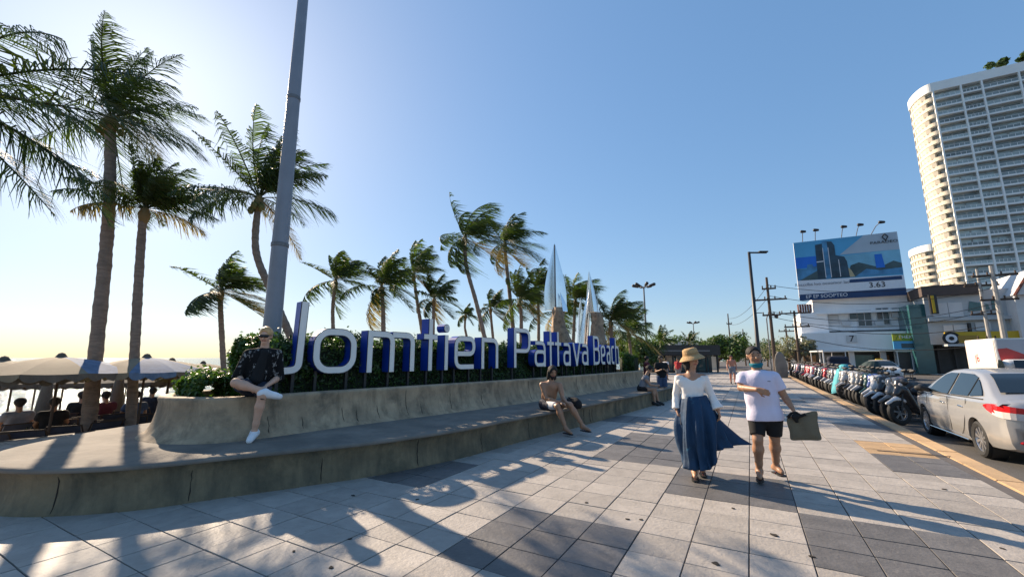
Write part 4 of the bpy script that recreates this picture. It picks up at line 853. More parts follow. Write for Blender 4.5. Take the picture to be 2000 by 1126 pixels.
# black backpack beside him
b = j(1119, 786, .22); bk = thing('backpack', 'black backpack lying on the concrete seat beside the bare-chested man', 'bag', (b[0], b[1], .453))
organic('pack', 'cloth_black', bk, [((-.12, 0, .10), (.10, 0, .11), .095, .10), ((-.05, .05, .17), (.06, .04, .18), .07, .06), ((.1, -.05, .07), (.16, -.02, .07), .06, .05)], .014, .04, local=True)
MB().tube([(-.12, -.08, .16), (-.05, -.13, .25), (.06, -.1, .2)], .012, 6).build('strap', 'cloth_black', bk)
# ---- people farther along
def quick(label, px, ytop, ybot, face, mts, pose='stand', build=1., dist=None, group='people farther along the promenade', hairm='hair_black', sex=0):
    "standing or walking figure whose head top and feet are at photo rows ytop, ybot"
    G = ground(px, ybot); D = dist or math.hypot(G[0], G[1]); j = pjoint(D, px); a, r = j.away, j.right; G = np.array(j(px, ybot)); G[2] = 0
    fw = nrm(face[0] * r - face[1] * a); sd = np.cross(Zu, fw); hgt = j(px, ytop)[2]; s = hgt / 1.74
    c = lambda x, y, z: G + (sd * x + fw * y + Zu * z) * s
    st = .22 if pose == 'walk' else .03
    J = dict(ground=G, head=c(0, .02, 1.62), neck=c(0, 0, 1.46), face=fw - Zu * .15, front=fw, ls=c(.18, 0, 1.40), rs=c(-.18, 0, 1.40), pelvis=c(0, 0, .95), lhip=c(.09, 0, .92), rhip=c(-.09, 0, .92), le=c(.24, -.06, 1.12), re=c(-.24, -.03, 1.12), lw=c(.25, .08, .90), rw=c(-.25, .1, .90), lh=c(.25, .12, .80), rh=c(-.25, .14, .80), lk=c(.1, st * .7, .50), la=c(.1, st, .09), lt=c(.1, st + .17, .035), rk=c(-.1, -st * .2, .50), ra=c(-.1, -st, .10), rt=c(-.1, -st + .16, .035))
    if pose == 'phone': J.update(le=c(.22, .02, 1.12), lw=c(.1, .22, 1.18), lh=c(.04, .28, 1.22), re=c(-.22, .02, 1.12), rw=c(-.1, .22, 1.18), rh=c(-.04, .28, 1.22))
    root, f, u, l = person(label, J, mts[0], s, build, .016, group, False, False)
    hair_cap(root, J, hairm, f, u, l, s, .006, res=.014)
    if mts[1]: tee(root, J, mts[1], s, build * 1.03, .04, .55, .024, .016, slack=.015)
    if mts[2]: shorts(root, J, mts[2], s, 1.02, mts[3], .026, .016)
    for q in 'lr': shoe(root, J, q, mts[4], s, .014)
    return root, J
quick('person in a black T-shirt and dark denim shorts standing with back turned', 1295, 695, 781, (.25, 1), ('skin_tan', 'cloth_black', 'denim', .95, 'rubber_black'), 'phone')
quick('person with bare reddish back in dark shorts walking away past the kiosk', 1432, 693, 749, (.05, 1), ('skin_red', None, 'cloth_grey', .7, 'rubber_black'), 'walk')
quick('person in a maroon top standing behind the seated woman', 1266, 696, 776, (.8, -.2), ('skin_tan', 'cloth_maroon', 'cloth_black', .9, 'rubber_black'), 'phone', dist=19.5)
quick('person in a bright red shirt beyond the straw hat', 1326, 699, 743, (-.3, 1), ('skin_tan', 'cloth_red', 'cloth_grey', .9, 'rubber_black'), 'stand')
quick('person in a white shirt by the kiosk front', 1302, 700, 741, (.5, -1), ('skin_tan', 'cloth_white', 'denim', .95, 'rubber_black'), 'stand')
# seated woman in a dark tank top, seen from the side
j = pjoint(15.0, 1268); a_, r_ = j.away, j.right; G = ground(1283, 792)
J = dict(ground=G, head=j(1268, 721, 0), neck=j(1262, 733, 0), face=nrm(r_ * .95 - a_ * .3 - Zu * .35), front=r_, ls=j(1261, 739, .17), rs=j(1260, 739, -.17), pelvis=j(1252, 758, 0), lhip=j(1254, 760, .1), rhip=j(1254, 760, -.1), le=j(1271, 751, .2), re=j(1270, 751, -.2), lw=j(1282, 752, .05), rw=j(1282, 753, -.05), lh=j(1287, 752, 0), rh=j(1287, 752, -.02), lk=j(1279, 760, .12), rk=j(1276, 760, -.12), la=j(1286, 784, .1), ra=j(1279, 786, -.12), lt=j(1296, 789, .08), rt=j(1289, 791, -.14))
root, f, u, l = person('person in a grey tank top and shorts sitting in profile at the bench end', J, 'skin_warm', .98, .98, .014, None, False, False)
H = J['head']; hair_cap(root, J, 'hair_black', f, u, l, 1., .008, [(H - f * .07 + u * .05, H - f * .1 + u * .02, .05, .045)], .012)
tee(root, J, 'cloth_grey', .98, 1.0, .02, .08, .018, .015, name='tank_top'); shorts(root, J, 'cloth_black', .98, 1.0, .5, .022, .015)
for q in 'lr': shoe(root, J, q, 'rubber_black', 1.0, .014)
# ================================================================== BEACH
def umbrella_canopy(root, rad, drop, pz, seed, blue=(), shaded=False):
    g = np.random.default_rng(seed); n = 10
    for k in range(n):                       # each canvas panel is a part, its scalloped valance a sub-part
        mb = MB(); vs = []; a0, a1 = 2 * math.pi * k / n, 2 * math.pi * (k + 1) / n
        for i in range(7):
            s = i / 6; r = max(rad * s, .02)
            for q in range(6):
                t = q / 5; a = a0 + (a1 - a0) * t; sag = .05 * s * math.sin(math.pi * t) * rad
                vs.append(((r - sag * .6) * math.cos(a), (r - sag * .6) * math.sin(a), pz - drop * s ** 1.12 - sag * .25 + .03 * math.sin(math.pi * s)))
        fs = [(i * 6 + q, i * 6 + q + 1, (i + 1) * 6 + q + 1, (i + 1) * 6 + q) for i in range(6) for q in range(5)]
        mb.add(vs, fs); m = 'canvas_blue' if k in blue else ('canvas_dark' if shaded else 'canvas')  # rear rows get darker canvas, their shade painted into the colour
        pn = link('canvas_panel', mb.mesh('canvas_panel', smooth=True), m, root)
        vm = MB(); vv = []
        for q in range(13):
            t = q / 12; a = a0 + (a1 - a0) * t; sag = .05 * math.sin(math.pi * t) * rad; r = rad - sag * .6; z = pz - drop - sag * .25
            dz = .08 + .07 * abs(math.sin(t * math.pi * 3)) + g.uniform(-.02, .02)
            vv += [(r * math.cos(a), r * math.sin(a), z), ((r + .03 * math.sin(q * 2.3)) * math.cos(a), (r + .03 * math.sin(q * 2.3)) * math.sin(a), z - dz)]
        vm.add(vv, [(2 * q, 2 * q + 1, 2 * q + 3, 2 * q + 2) for q in range(12)])
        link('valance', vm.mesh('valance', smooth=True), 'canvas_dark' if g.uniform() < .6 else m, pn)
mat('glass_bottle', (.02, .03, .015), .15, .2, 5)
def sand_z(x): return -.75 - max(0, -16 - x) * .045
UMB = [(8, 703, 13.5, 1.3, 'beige beach umbrella at the near end of the front row', ()), (120, 696, 13.4, 1.45, 'beige beach umbrella with one blue panel, widest of the front row', (8, 9)), (287, 697, 13.5, 1.3, 'beige beach umbrella with a blue patch between two palm trunks', (5, 6)), (336, 704, 15.5, 1.3, 'beige beach umbrella half covered by its blue-patched neighbour', ()), (397, 709, 18, 1.3, 'farthest beige beach umbrella of the front row, near the shrub', ())]
for r, (y, d) in enumerate(((722, 19.5), (729, 23.5))):
    for i_, x in enumerate((352, 300, 225, 130, 30) if r == 0 else (330, 250, 170, 75)): UMB.append((x, y, d, 1.4, ('first', 'second', 'third', 'fourth', 'fifth')[i_] + (' faded beach umbrella of the middle row counted from the shrub', ' faded beach umbrella of the waterside row counted from the shrub')[r], ()))
for k, (x, y, d, rad, lab, blue) in enumerate(UMB):
    p = at(x, y, d); zb = sand_z(p[0]); pz = p[2] - zb
    root = thing('beach_umbrella', lab, 'umbrella', (p[0], p[1], zb), k * 1.3, 'beach umbrellas on the sand')
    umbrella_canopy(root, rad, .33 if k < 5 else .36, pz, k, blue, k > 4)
    MB().tube([(0, 0, -.1), (.01, 0, pz - .05)], .024, 8).build('pole', 'wood_dark', root); MB().lathe([(.005, pz + .09), (.05, pz + .07), (.10, pz - .01), (.13, pz - .03)], 10).build('finial', 'canvas_dark', root)
def deck_chair(root):
    for s in (-.27, .27):
        MB().tube([(-.5, s, .02), (.35, s, .42)], .016, 6).tube([(.45, s, .02), (-.15, s, .42), (-.62, s, .85)], .016, 6).build('side_frame', 'wood_dark', root)
    sl = spline([(.42, .40), (.1, .26), (-.2, .34), (-.45, .62), (-.62, .85)], 12); V = [(p[0], s, p[1]) for p in sl for s in (-.25, .25)]
    o = link('sling', MB().add(V, [(2 * i, 2 * i + 1, 2 * i + 3, 2 * i + 2) for i in range(11)]).mesh('sling', smooth=True), 'chair_fabric', root)
    MB().tube([(-.62, -.27, .85), (-.62, .27, .85)], .014, 6).build('crossbar', 'wood_dark', root); MB().tube([(.42, -.27, .40), (.42, .27, .40)], .014, 6).build('crossbar', 'wood_dark', root)
first = None
for k, (x, d) in enumerate([(15, 13.6), (45, 13.8), (85, 13.7), (150, 14.0), (200, 14.3), (235, 14.6), (262, 14.9), (295, 15.4), (60, 17), (110, 17.2), (180, 17.5), (240, 18), (310, 19.5), (20, 17), (330, 20.5), (30, 15.2), (75, 15.4), (130, 15.4), (165, 15.8), (215, 16), (250, 16.6), (280, 17.2)]):
    p = at(x, 790, d)
    if first is None: first = c = thing('deck_chair', '', 'chair'); deck_chair(c)
    else: c = copy_tree(first)
    c.location = (p[0], p[1], sand_z(p[0]) + .0); c.rotation_euler = (0, 0, math.pi - .25 + random.uniform(-.3, .3)); tag(c, 'dark deck chair in shade on the sand under the umbrellas', 'chair', 'deck chairs under the umbrellas')
def beach_sitter(px, D, label, mts, rot):
    p = at(px, 780, D); zb = sand_z(p[0]); G = np.array([p[0], p[1], zb]); fw = np.array([math.cos(rot), math.sin(rot), 0]); sd = np.cross(Zu, fw); c = lambda x, y, z: G + sd * x + fw * y + Zu * z
    J = dict(ground=G, head=c(0, -.02, 1.25), neck=c(0, -.06, 1.08), face=fw, front=fw, ls=c(.18, -.06, 1.02), rs=c(-.18, -.06, 1.02), pelvis=c(0, 0, .55), lhip=c(.1, .05, .5), rhip=c(-.1, .05, .5), le=c(.25, .08, .8), re=c(-.25, .08, .8), lw=c(.2, .3, .66), rw=c(-.2, .3, .66), lh=c(.18, .38, .64), rh=c(-.18, .38, .64), lk=c(.12, .48, .5), rk=c(-.12, .48, .5), la=c(.12, .55, .1), ra=c(-.12, .55, .1), lt=c(.12, .72, .04), rt=c(-.12, .72, .04))
    root, f, u, l = person(label, J, mts[0], 1, 1, .02, None, False, False); hair_cap(root, J, mts[1], f, u, l, 1, .01, res=.016); tee(root, J, mts[2], 1, 1.03, .04, .5, .02, .018)
beach_sitter(108, 14.6, 'person in dark clothes sitting under the widest beach umbrella', ('skin_tan', 'hair_black', 'cloth_black'), 2.9)
beach_sitter(297, 18.0, 'person sitting in dark shirt close to the planter end on the sand', ('skin_tan', 'hair_black', 'cloth_navy'), 2.6)
beach_sitter(205, 16.2, 'person in a dark maroon shirt sitting between the two big palm trunks', ('skin_tan', 'hair_black', 'cloth_maroon'), 3.3)
beach_sitter(40, 15.0, 'person in a grey shirt sitting under the umbrella at the row end', ('skin_tan', 'hair_black', 'cloth_grey'), 3.1)
beach_sitter(160, 17.0, 'person in a black shirt sitting in the second line of chairs', ('skin_tan', 'hair_black', 'cloth_black'), 2.8)
beach_sitter(265, 15.6, 'person in dark blue sitting beside the slim palm trunk', ('skin_tan', 'hair_black', 'denim'), 3.0)
for k_, (x, d) in enumerate([(65, 14.4), (135, 14.6), (192, 14.9), (250, 15.2), (318, 16.4), (95, 16.4)]):
    p = at(x, 790, d); tb = thing('beach_table', 'low dark side table with bottles among the deck chairs', 'table', (p[0], p[1], sand_z(p[0])), k_ * .7, 'side tables under the umbrellas')
    MB().box((0, 0, .5), (.55, .45, .035), ch=.008).build('top', 'wood_dark', tb)
    for sx in (-.22, .22):
        for sy in (-.17, .17): MB().box((sx, sy, .24), (.04, .04, .48)).build('leg', 'wood_dark', tb)
    for q in range(3): b_o = MB().lathe([(.03, .52), (.034, .54), (.034, .66), (.014, .71), (.013, .77)], 10, (-.15 + q * .14, .03 * q, 0)).build('bottle', 'glass_bottle', None); bl = b_o.data; b_o.location = tb.location; b_o.rotation_euler = (0, 0, k_ * .7); tag(b_o, 'dark bottle standing on a low beach side table', 'bottle', 'bottles on the beach tables')
def parasol_bundle(px, d, lab):
    p = at(px, 780, d); r = thing('folded_umbrella', lab, 'umbrella', (p[0], p[1], sand_z(p[0])), 0, 'folded umbrellas on the sand')
    MB().tube([(0, 0, 0), (0, 0, 2.0)], .024, 8).build('pole', 'wood_dark', r); MB().lathe([(.16, .75), (.19, .8), (.14, 1.3), (.09, 1.8), (.03, 2.05)], 12).build('furled_canopy', 'canvas_dark', r, smooth=True)
parasol_bundle(228, 16.8, 'folded dark umbrella standing near the slim palm trunk'); parasol_bundle(88, 17.6, 'folded dark umbrella standing behind the widest umbrella')
# ================================================================== VEHICLES
mat('tyre', (.018, .018, .018), .8, .2, 20); mat('rim', (.55, .55, .56), .3, .1, 10, metal=.85); mat('car_silver', (.45, .44, .425), .32, .02, 3, metal=.5, coat=.7)
mat('glass_dark', (.012, .018, .022), .06, .05, 3, spec=.7); mat('red_lamp', (.50, .012, .015), .15, .1, 8, coat=.6); mat('clear_lamp', (.6, .55, .52), .12, .1, 20, coat=.5); mat('plastic_black', (.02, .02, .02), .55, .1); mat('chrome_trim', (.7, .7, .7), .15, .05, metal=1)
mat('paint_white', (.70, .69, .67), .4, .06, 3); mat('paint_red', (.50, .03, .03), .35, .06, 3, coat=.4); mat('paint_yellow', (.55, .36, .02), .4, .06, 3); mat('paint_orange', (.45, .13, .02), .4, .06)
PAINTS = {'black': (.02, .02, .022), 'white': (.62, .61, .60), 'red': (.45, .02, .025), 'blue': (.03, .06, .22), 'grey': (.16, .165, .17), 'pink': (.50, .27, .28), 'silver': (.42, .42, .42), 'dark green': (.015, .05, .04)}
for k_, c_ in PAINTS.items(): mat('bike_' + k_, c_, .3, .05, 3, coat=.5)
ROAD = -.13
def wheel_parts(root, c, axis, R_, w, spokes=0, name='wheel', rimr=.62, rm_mat='rim'):
    t = MB().wheel(c, axis, [(R_ * rimr, -w / 2 * .8), (R_ * .86, -w / 2), (R_ * .97, -w / 2 * .8), (R_, -w / 2 * .4), (R_, w / 2 * .4), (R_ * .97, w / 2 * .8), (R_ * .86, w / 2), (R_ * rimr, w / 2 * .8), (R_ * rimr, -w / 2 * .8)], 28).build(name, 'tyre', root, autos=35)
    a = nrm(axis); u = nrm(np.cross(a, (0, 0, 1.))); v = np.cross(u, a); c = np.asarray(c, float)
    rm = MB().wheel(c, axis, [(R_ * rimr, -w * .36), (R_ * (rimr - .05), -w * .2), (R_ * (rimr - .05), w * .2), (R_ * rimr, w * .36)], 28); rm.wheel(c, axis, [(.001, -w * .3), (R_ * .2, -w * .28), (R_ * .2, w * .28), (.001, w * .3)], 12)
    for k in range(spokes):
        q = 2 * math.pi * k / spokes + .3; d = u * math.cos(q) + v * math.sin(q); e = -u * math.sin(q) + v * math.cos(q)
        p0, p1 = c + d * R_ * .16, c + d * R_ * (rimr - .03); hw0, hw1 = R_ * .055, R_ * .085
        V = [p0 + e * hw0 + a * w * .3, p0 - e * hw0 + a * w * .3, p1 - e * hw1 + a * w * .34, p1 + e * hw1 + a * w * .34]; V += [p - a * w * .12 for p in V]
        rm.add(V, [(0, 1, 2, 3), (4, 7, 6, 5), (0, 4, 5, 1), (1, 5, 6, 2), (2, 6, 7, 3), (3, 7, 4, 0)])
    rm.build('rim', rm_mat, t, autos=35)
    MB().wheel(c, axis, [(.001, -w * .1), (R_ * (rimr - .06), -w * .1)], 20).build('brake_disc', 'plastic_black', t)
    return t
# ---- scooter: built once, copied
def scooter():
    r = thing('scooter', '', 'scooter')
    wheel_parts(r, (.63, 0, .27), (0, 1, 0), .27, .09, 6, 'front_wheel', rm_mat='steel_grey'); wheel_parts(r, (-.60, 0, .27), (0, 1, 0), .27, .10, 6, 'rear_wheel', rm_mat='steel_grey')
    Lc = dict(local=True)
    organic('bodywork', 'bike_black', r, [((-.82, 0, .70), (-.15, .0, .55), .075, .10), ((-.7, .09, .62), (-.2, .1, .48), .05, .06), ((-.7, -.09, .62), (-.2, -.1, .48), .05, .06), ((-.15, 0, .42), (.25, 0, .32), .09, .07), ((.26, .1, .36), (.44, .11, .78), .045, .05), ((.26, -.1, .36), (.44, -.11, .78), .045, .05), ((.33, 0, .42), (.47, 0, .86), .08, .095), ((.46, 0, .86), (.60, 0, .70), .10, .07), ((.42, .09, .97), (.42, -.09, .97), .085, .085), ((.47, 0, .95), (.50, 0, .9), .09, .08), ((-.5, .1, .52), (-.2, .12, .42), .07, .07), ((-.5, -.1, .52), (-.2, -.12, .42), .07, .07)], .02, .03, **Lc)
    organic('front_fender', 'bike_black', r, [((.42, 0, .53), (.63, 0, .585), .05, .055), ((.63, 0, .585), (.88, 0, .48), .055, .035), ((.63, 0, .25), (.63, 0, .30), .245, .245, {'sub': 1})], .02, .03, **Lc)
    organic('seat', 'plastic_black', r, [((-.72, 0, .80), (-.35, 0, .79), .075, .095), ((-.35, 0, .77), (-.05, 0, .70), .10, .085)], .02, .05, **Lc)
    MB().tube([(.63, .07, .27), (.50, .06, .70)], .02, 8).tube([(.63, -.07, .27), (.50, -.06, .70)], .02, 8).build('fork', 'plastic_black', r)
    MB().tube([(.30, .34, 1.0), (.38, .2, 1.02), (.43, .06, .95), (.43, -.06, .95), (.38, -.2, 1.02), (.30, -.34, 1.0)], .016, 8).build('handlebar', 'plastic_black', r)
    for s in (-1, 1):
        m = MB().tube([(.36, s * .26, 1.02), (.38, s * .30, 1.16)], .007, 6).build('mirror', 'plastic_black', r); organic('mirror_glass', 'plastic_black', m, [((.385, s * .28, 1.19), (.385, s * .36, 1.20), .035, .032)], .012, local=True)
    organic('headlight', 'clear_lamp', r, [((.50, .05, .90), (.50, -.05, .90), .055, .055)], .016, local=True)
    organic('tail_light', 'red_lamp', r, [((-.87, .05, .70), (-.87, -.05, .70), .035, .035)], .014, local=True)
    organic('exhaust', 'steel_grey', r, [((-.75, -.17, .36), (-.40, -.17, .30), .055, .045), ((-.4, -.17, .3), (-.1, -.12, .26), .03, .025)], .016, local=True)
    MB().box((-.93, 0, .55), (.01, .2, .16), ry=.3).build('number_plate', 'paint_white', r); MB().tube([(-.1, .1, .3), (-.05, .26, .02)], .012, 6).build('side_stand', 'rim', r)
    organic('engine', 'steel_grey', r, [((-.55, 0, .33), (-.1, 0, .34), .08, .1)], .025, local=True)
    return r
_T = ['twentieth', 'thirtieth', 'fortieth', 'fiftieth', 'sixtieth', 'seventieth']; _t = ['twenty', 'thirty', 'forty', 'fifty', 'sixty', 'seventy']; _o = 'zeroth first second third fourth fifth sixth seventh eighth ninth tenth eleventh twelfth thirteenth fourteenth fifteenth sixteenth seventeenth eighteenth nineteenth'.split()
def ordinal(n): return _o[n] if n < 20 else (_T[n // 10 - 2] if n % 10 == 0 else _t[n // 10 - 2] + '-' + _o[n % 10])
sc0 = scooter(); rs = random.Random(4); names = list(PAINTS); y = 14.75; k = 0
spec = [('black', ''), ('grey', ''), ('pink', ''), ('black', ''), ('white', ''), ('black', ''), ('blue', ''), ('dark green', ''), ('black', ''), ('grey', '')]
while y < 47:
    col = spec[k][0] if k < len(spec) else rs.choice(['black', 'white', 'red', 'red', 'grey', 'silver', 'red', 'black', 'pink', 'white'] if y > 25 else ['black', 'grey', 'blue', 'silver', 'black', 'white'])
    c = sc0 if k == 0 else copy_tree(sc0)
    c.location = (3.86 + rs.uniform(-.12, .12), y, ROAD); c.scale = (1.1,) * 3; c.rotation_euler = (R(6), 0, math.pi + R(38) + rs.uniform(-.12, .12))
    for ch in c.children:
        if ch.name.split('.')[0] in ('bodywork', 'front_fender'):
            ch.material_slots[0].link = 'OBJECT'; ch.material_slots[0].material = M['bike_' + (col if ch.name[0] == 'b' or k % 3 else 'white')]
    lab = {0: 'black scooter with white front fender parked directly ahead of the silver car', 1: 'grey scooter second in the kerb row from the silver car', 2: 'pink scooter third in the kerb row from the silver car'}.get(k, f'{col} scooter, {ordinal(k + 1)} in the kerb row counted from the silver car')
    tag(c, lab, 'scooter', 'scooters parked along the kerb'); y += rs.uniform(.52, .66) * (1 if y < 28 else 1.15); k += 1
# tarps and helmets on the row
mat('tarp_teal', (.05, .32, .38), .7, .15, 6, .3, 20); mat('tarp_green', (.012, .03, .028), .7, .3, 6, .4, 12)
def tarp(label, px, py, D, top, wd, mt, lean, extra=()):
    p = at(px, py, D); root = thing('cover', label, 'cover', (p[0], p[1], ROAD)); g = np.random.default_rng(int(px)); n, m = 40, 14; V = []
    for i in range(m):
        v = i / (m - 1)
        for q in range(n):
            a = 2 * math.pi * q / n; rr_ = (.16 + (wd - .16) * v ** .7) * (1 + .12 * math.sin(a * 7 + v * 2) * v + .05 * math.sin(a * 13 + 1)); V.append((rr_ * math.cos(a) * .62 + lean * (1 - v), rr_ * math.sin(a) * .8, top * (1 - v ** 1.4 * .86) + .03 * math.sin(a * 5) * v))
    Fc = [(i * n + q, i * n + (q + 1) % n, (i + 1) * n + (q + 1) % n, (i + 1) * n + q) for i in range(m - 1) for q in range(n)]
    mb = MB().add(V, Fc + [tuple(range(n))]); mb.build('sheet', mt, root, smooth=True); return root
tarp('turquoise plastic sheet draped over a scooter in the kerb row', 1642, 740, 23.2, 1.4, .6, 'tarp_teal', .2)
tarp('big dark green tarpaulin over a parked cart behind the turquoise sheet', 1690, 735, 25.0, 1.55, 1.1, 'tarp_green', .35)
for px, py, D, mt, lab in ((1705, 757, 19.8, 'paint_white', 'white crash helmet resting on a scooter seat'), (1690, 748, 21.0, 'bike_blue', 'blue crash helmet resting on a scooter seat'), (1642, 757, 22.4, 'paint_red', 'red round bag hung on a scooter near the turquoise sheet')):
    p = at(px, py, D); root = thing('helmet' if 'helmet' in lab else 'bag', lab, 'helmet' if 'helmet' in lab else 'bag', tuple(p)); organic('shell', mt, root, [((0, 0, .0), (0, 0, .04), .14, .13), ((0, 0, -.11), (.0, 0, -.12), .10, .10, {'sub': 1})], .02, local=True); organic('visor', 'glass_dark', root, [((-.1, -.05, .02), (-.06, -.11, .02), .045, .05)], .016, local=True)
# ---- sedan
def sedan(name, label, paint, loc, rz, roof_sign=False):
    r = thing(name, label, 'car', loc, rz)
    XS = np.array([-.97, -.955, -.90, -.78, -.55, -.2, .3, 1.0, 1.7, 2.3, 2.7, 3.0, 3.22, 3.36, 3.43]); WM = np.array([.60, .70, .79, .835, .86, .868, .868, .868, .868, .865, .85, .82, .76, .66, .52])
    BZ = np.array([.88, .91, .945, .965, .975, .965, .955, .94, .925, .90, .86, .81, .76, .70, .62]); TZ = np.array([.92, .97, 1.02, 1.045, 1.055, 1.0, 1.0, 1.0, 1.0, .99, .955, .91, .85, .78, .68]); LZ = np.array([.42, .34, .27, .24, .22, .20, .19, .19, .19, .19, .20, .22, .25, .30, .38])
    def sec(x):
        w, b, t_, lo_ = (np.interp(x, XS, A) for A in (WM, BZ, TZ, LZ))
        return [(0, lo_), (w * .80, lo_), (w * .93, lo_ + .03), (w * .975, lo_ + .11), (w * .985, .48), (w, .62), (w * 1.0, .70), (w * .992, (.72 + b) / 2), (w * .972, b - .035), (w * .93, b), (w * .80, b + (t_ - b) * .65), (w * .45, t_ - .006), (0, t_)]
    xs = np.unique(np.concatenate([np.linspace(-.97, -.55, 12), np.linspace(-.55, 2.7, 30), np.linspace(2.7, 3.43, 12)])); V = []; ns = 13
    for x in xs:
        S = sec(x); V += [(x, y_, z_) for y_, z_ in S] + [(x, -y_, z_) for y_, z_ in S[::-1][1:-1]]
    n = 2 * ns - 2; Fc = [(i * n + q, i * n + (q + 1) % n, (i + 1) * n + (q + 1) % n, (i + 1) * n + q) for i in range(len(xs) - 1) for q in range(n)] + [tuple(range(n))[::-1], tuple((len(xs) - 1) * n + q for q in range(n))]
    body = MB().add(V, Fc).build('body', paint, r, autos=32)
    cut = MB()
    for wx in (0, 2.55):
        for s in (-1, 1): cut.wheel((wx, s * .80, .31), (0, 1, 0), [(.0005, -.22), (.352, -.22), (.352, .22), (.0005, .22)], 32)
    co = cut.build('cutter', paint); bmo = body.modifiers.new('b', 'BOOLEAN'); bmo.object = co; bmo.operation = 'DIFFERENCE'; bmo.solver = 'EXACT'; co.location = (0, 0, 0); body.parent = None
    dg = bpy.context.evaluated_depsgraph_get(); me = bpy.data.meshes.new_from_object(body.evaluated_get(dg)); body.modifiers.clear(); body.data = me; bpy.data.objects.remove(co); body.parent = r
    for wx in (0, 2.55):
        for s in (-1, 1): MB().wheel((wx, s * .70, .31), (0, s, 0), [(.0005, -.09), (.345, -.09), (.345, .10)], 32).build('wheel_arch', 'plastic_black', r)
    # greenhouse
    RX = np.array([-.88, -.52, -.1, .22, .6, 1.1, 1.5, 1.75, 2.1, 2.42]); RZ = np.array([.97, 1.085, 1.30, 1.415, 1.462, 1.47, 1.44, 1.375, 1.20, .985])
    ys = lambda z: .838 - max(0, z - .94) * .50
    V = []; gx = np.linspace(-.88, 2.42, 44)
    for x in gx:
        z = float(np.interp(x, RX, RZ)); z = max(z, .96); yt = ys(z); yb = ys(.94)
        half = [(yb, .93), (lerp(yb, yt, .5), (.93 + z - .03) / 2), (yt + .012, z - .035), (yt - .03, z - .006), (yt * .55, z + .012), (0, z + .018)]
        V += [(x, float(a), float(b)) for a, b in half] + [(x, -float(a), float(b)) for a, b in half[::-1][1:]]
    n = 11; Fc = [(i * n + q, i * n + q + 1, (i + 1) * n + q + 1, (i + 1) * n + q) for i in range(43) for q in range(n - 1)]
    MB().add(V, Fc).build('cabin', paint, r, autos=40)
    def side_glass(poly, s, off=.008):
        mb = MB(); P = [(x, s * (ys(z) + off + .003), z) for x, z in poly]; Q = [(x, s * (ys(z) + off - .03), z) for x, z in poly]; k = len(P)
        mb.add(P + Q, [tuple(range(k)), tuple(range(k, 2 * k))[::-1]] + [(i, (i + 1) % k, k + (i + 1) % k, k + i) for i in range(k)]); return mb
    for s in (-1, 1):
        side_glass([(2.16, .975), (1.12, .985), (1.08, 1.385), (1.42, 1.385), (1.62, 1.345), (1.9, 1.2)], s).build('side_window', 'glass_dark', r); side_glass([(1.02, .99), (.26, 1.005), (.20, 1.33), (.45, 1.385), (1.0, 1.395)], s).build('side_window', 'glass_dark', r); side_glass([(.20, 1.01), (-.24, 1.05), (-.16, 1.12), (.05, 1.25), (.15, 1.30)], s).build('side_window', 'glass_dark', r)
        side_glass([(2.25, .945), (-.30, .985), (-.30, .998), (2.25, .960)], s, .004).build('window_trim', 'plastic_black', r)
        for x0 in (2.2, 1.07, .30):       # door shut lines
            pts = [(x0, z) for z in (.93, .7, .5, .3)] if x0 > .5 else [(.24, .95), (.30, .8), (.36, .6), (.52, .38), (.60, .3)]
            MB().tube([(x, s * (np.interp(x, XS, WM) * (1.0 if .55 < z < .75 else .985) + .001), z) for x, z in pts], .0045, 5).build('shut_line', 'plastic_black', r)
        for hx in (1.22, .38): organic('door_handle', 'chrome_trim', r, [((hx, s * .872, .80), (hx + .17, s * .872, .81), .014, .014)], .008, local=True)
        MB().tube([(.34, s * .862, .235), (2.2, s * .862, .235)], .012, 6).build('sill_trim', 'chrome_trim', r)
        organic('wing_mirror', 'plastic_black', r, [((2.02, s * .86, 1.0), (2.02, s * .98, 1.03), .05, .065), ((2.02, s * .98, 1.03), (2.03, s * 1.03, 1.03), .065, .055)], .02, local=True)
        # tail light wraps round the corner
        def corner(poly, nm, mt, off=.016):
            P = []
            for x, z in poly:
                w = np.interp(x, XS, WM) * (.985 if z > .85 else 1.0); P.append((x - (off if x < -.9 else 0), s * (w + off * .8), z))
            k = len(P) // 2; vs = P; fs = [(i, i + 1, 2 * k - 2 - i, 2 * k - 1 - i) for i in range(k - 1)]
            return MB().add(vs, fs)
        tx = [-.42, -.55, -.68, -.80, -.88, -.93, -.957, -.972]; up_ = [(x, z) for x, z in zip(tx, [.915, .94, .95, .95, .945, .935, .925, .915])]; lo_ = [(x, z) for x, z in zip(tx, [.89, .84, .79, .76, .745, .74, .735, .73])]; md_ = [(x, z) for x, z in zip(tx, [.9, .885, .86, .85, .845, .84, .835, .83])]
        tl = corner(up_ + lo_[::-1], 'tail_light', 'red_lamp').build('tail_light', 'red_lamp', r); corner(md_[2:] + lo_[2:][::-1], 'x', '', .020).build('reverse_lens', 'clear_lamp', tl)
        organic('fog_reflector', 'red_lamp', r, [((-.93, s * .66, .40), (-.86, s * .76, .41), .03, .022)], .012, local=True)
        organic('headlight', 'clear_lamp', r, [((3.30, s * .55, .70), (3.05, s * .76, .77), .05, .035)], .016, local=True)
    def top_glass(x0, x1, yk, nm):
        V = []; xx = np.linspace(x0, x1, 10)
        for x in xx:
            z = max(float(np.interp(x, RX, RZ)), .985); w = (ys(z) - .03) * yk; V += [(x, y_, z + .012 + .018 * (1 - abs(y_) / (w + .1)) + .004) for y_ in np.linspace(-w, w, 7)]
        V = [(x, y_, z + .006) for x, y_, z in V]; MB().add(V, [(i * 7 + q, i * 7 + q + 1, i * 7 + 8 + q, i * 7 + 7 + q) for i in range(9) for q in range(6)]).build(nm, 'glass_dark', r, smooth=True)
